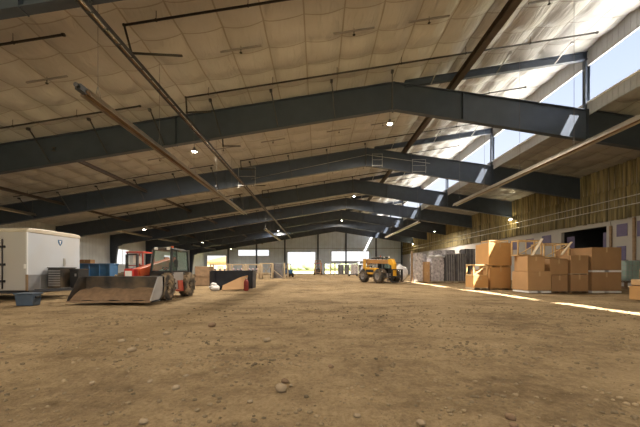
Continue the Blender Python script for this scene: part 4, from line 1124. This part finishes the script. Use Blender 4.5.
for x, lb in ((3.2,'left one of the pale posts in the far low doorway'),(4.3,'right one of the pale posts in the far low doorway')):
    tag(MB().box(x-.14,x+.14,72,72.3,-.03,2.7).build('post', M['wood_pale']), lb, 'post')
t = thing('flatbed_dolly', 'low dark flat dolly on the dirt before the far bundles', 'dolly', (6.9, 56.0, 0))
MB().box(-1.1,1.1,-.6,.6,.28,.42).build('deck', M['steel_dark'], t, bevel=.02)
for x in (-.8,.8):
    for yy in (-.45,.45):
        o = MB(); o.lathe([(0,-.06),(.15,-.06),(.15,.06),(0,.06)], Matrix.Translation((x,yy,.14)) @ Matrix.Rotation(PI/2,4,'X'), 14); o.build('wheel', M['tyre'], t)

# ------------------------------------------------------------------ outside
mb = MB(); rn = random.Random(11)
for k in range(260):
    x = -150 + rn.random()*300; y = 235 + rn.random()*60; r = 2 + rn.random()*2.6
    mb.sphere((x, y, r*.55), r, 1.5, 1.1, .9, n=9, m=6, jitter=.35, rnd=rn)
o = mb.build('treeline', M['leaf']); tag(o, 'line of green trees beyond the field outside', 'trees', None, 'stuff')
# pale barn outside the far left opening
t = thing('barn', 'sunlit tan barn outside the far left opening', 'barn', (-34, 108, -.1))
MB().box(-9,9,0,8,0,4.2).build('wall', mat('tan_barn', (.62,.47,.30), .8), t); MB().prism([(-9.5,4.2),(9.5,4.2),(0,6.6)], -.5, 8.5).build('roof', M['wood_dark'], t)
for x in (-3,4): MB().box(x-1.2,x+1.2,-.06,0,0,2.8).build('barn_door', M['wood_dark'], t)

# ------------------------------------------------------------------ stones on the dirt
def stone(x, y, r, m, label, group=None, seed=0):
    rn = random.Random(seed); mb = MB()
    mb.sphere((0,0,r*.30), r, 1.0+rn.random()*.4, .8+rn.random()*.3, .55+rn.random()*.2, n=9, m=6, jitter=.28, rnd=rn)
    o = mb.build('stone', M[m]); o.location = (x, y, -.025); o.rotation_euler.z = rn.random()*6
    tag(o, label, 'stone', group); return o
def gp(px, py):
    D = FPX*CAM_H/(py-269); return (px-318)*D/FPX, D
def st(px, py, r, m, label, group=None): x, y = gp(px, py); stone(x, y, r, m, label, group, int(px*7+py))
st(281,388,.075,'stone','largest pale stone of the small cluster near bottom centre')
st(285,380,.045,'stone_dark','dark clod behind the largest pale stone of the cluster')
st(291,384,.030,'stone','small pale stone at right end of the cluster near bottom centre')
for px, py, r in ((176,387,.05),(186,375,.035),(122,341,.07),(132,350,.075),(167,333,.075),(267,340,.08),(357,414,.035),(421,421,.035),(144,420,.04),(92,382,.035),(250,400,.03),(150,380,.03)):
    st(px, py, r, 'stone', 'lone pale stone on the open dirt', 'lone pale stones on the open dirt')
for px, py, r in ((510,416,.05),(331,366,.045),(514,424,.04),(212,325,.09)):
    st(px, py, r, 'stone_dark', 'lone dark clod on the open dirt', 'dark clods on the open dirt')
mb = MB(); rn = random.Random(21); SPOTS = [tuple(o.location[:2]) for o in bpy.data.objects if o.name.startswith('stone')]
for k in range(6500):
    if rn.random() < .5:
        D = 2.4 + rn.random()**1.6*10
        x = (rn.random()*2-1)*D*1.25
    else:
        c = rn.choice(((5.5,6.8,2.4,.9),(-.8,4.4,1.2,.5),(-3.5,5.5,2,.8),(2.0,7.5,2.5,.8),(-5,8,2.5,1),(.5,10,4,1.2),(7.5,9,2.5,1),(6.5,5.6,1.8,.7),(3.0,5.0,1.5,.6)))
        x = rn.gauss(c[0], c[2]*.6); D = max(2.3, rn.gauss(c[1], c[3]*.6))
    if D > 9.5 and x < -4.5 or D > 10.5 and abs(x+11.5) < 1.2 or min((x-q[0])**2+(D-q[1])**2 for q in SPOTS) < .06: continue
    r = .006 + .022*rn.random()**3 * (1 + D*.06)
    z = -.028 + .030*noise.noise((x*.35, D*.35, 1.7)) + .020*noise.noise((x*1.3, D*1.3, 5)) + .012*noise.noise((x*4, D*4, 9))
    mb.sphere((x, D, z + r*.2), r, 1.2, 1, .7, n=5, m=3, jitter=.4, rnd=rn)
tag(mb.build('gravel', M['gravel']), 'loose gravel scattered over the dirt floor', 'gravel', None, 'stuff')

# ------------------------------------------------------------------ light
sun = bpy.data.lights.new('sun', 'SUN'); sun.energy = 16.0; sun.angle = math.radians(.6); sun.color = (1,.94,.84)
so = bpy.data.objects.new('sun', sun); COL.objects.link(so)
so.rotation_euler = Vector((-.50,.42,-1)).to_track_quat('-Z','Y').to_euler()
w = bpy.data.worlds.new('sky'); SC.world = w; w.use_nodes = True
N = w.node_tree.nodes; L = w.node_tree.links; bg = N['Background']
tc = N.new('ShaderNodeTexCoord'); sp = N.new('ShaderNodeSeparateXYZ'); L.new(tc.outputs['Generated'], sp.inputs[0])
r = N.new('ShaderNodeValToRGB'); e = r.color_ramp.elements
e[0].position = 0; e[0].color = (.98,.97,.95,1); e[1].position = .75; e[1].color = (.42,.58,.90,1)
k = e.new(.12); k.color = (.88,.92,.98,1); k = e.new(.42); k.color = (.66,.76,.98,1)
L.new(sp.outputs[2], r.inputs[0]); L.new(r.outputs[0], bg.inputs[0]); bg.inputs[1].default_value = .42

# ------------------------------------------------------------------ camera
cam = bpy.data.cameras.new('camera'); cam.sensor_width = 36; cam.sensor_fit = 'HORIZONTAL'; cam.lens = 16
cam.shift_x = (320-318)/640; cam.shift_y = (269-213.5)/640; cam.clip_end = 1000
co = bpy.data.objects.new('camera', cam); COL.objects.link(co); co.location = (0,0,CAM_H); co.rotation_euler = (PI/2,0,0)
SC.camera = co
SC.view_settings.view_transform = 'Standard'; SC.view_settings.look = 'None'; SC.view_settings.gamma = 1; SC.view_settings.use_curve_mapping = False
SC.view_settings.exposure = 1.45
SC.cycles.max_bounces = 10; SC.cycles.diffuse_bounces = 8
SC.cycles.use_denoising = True
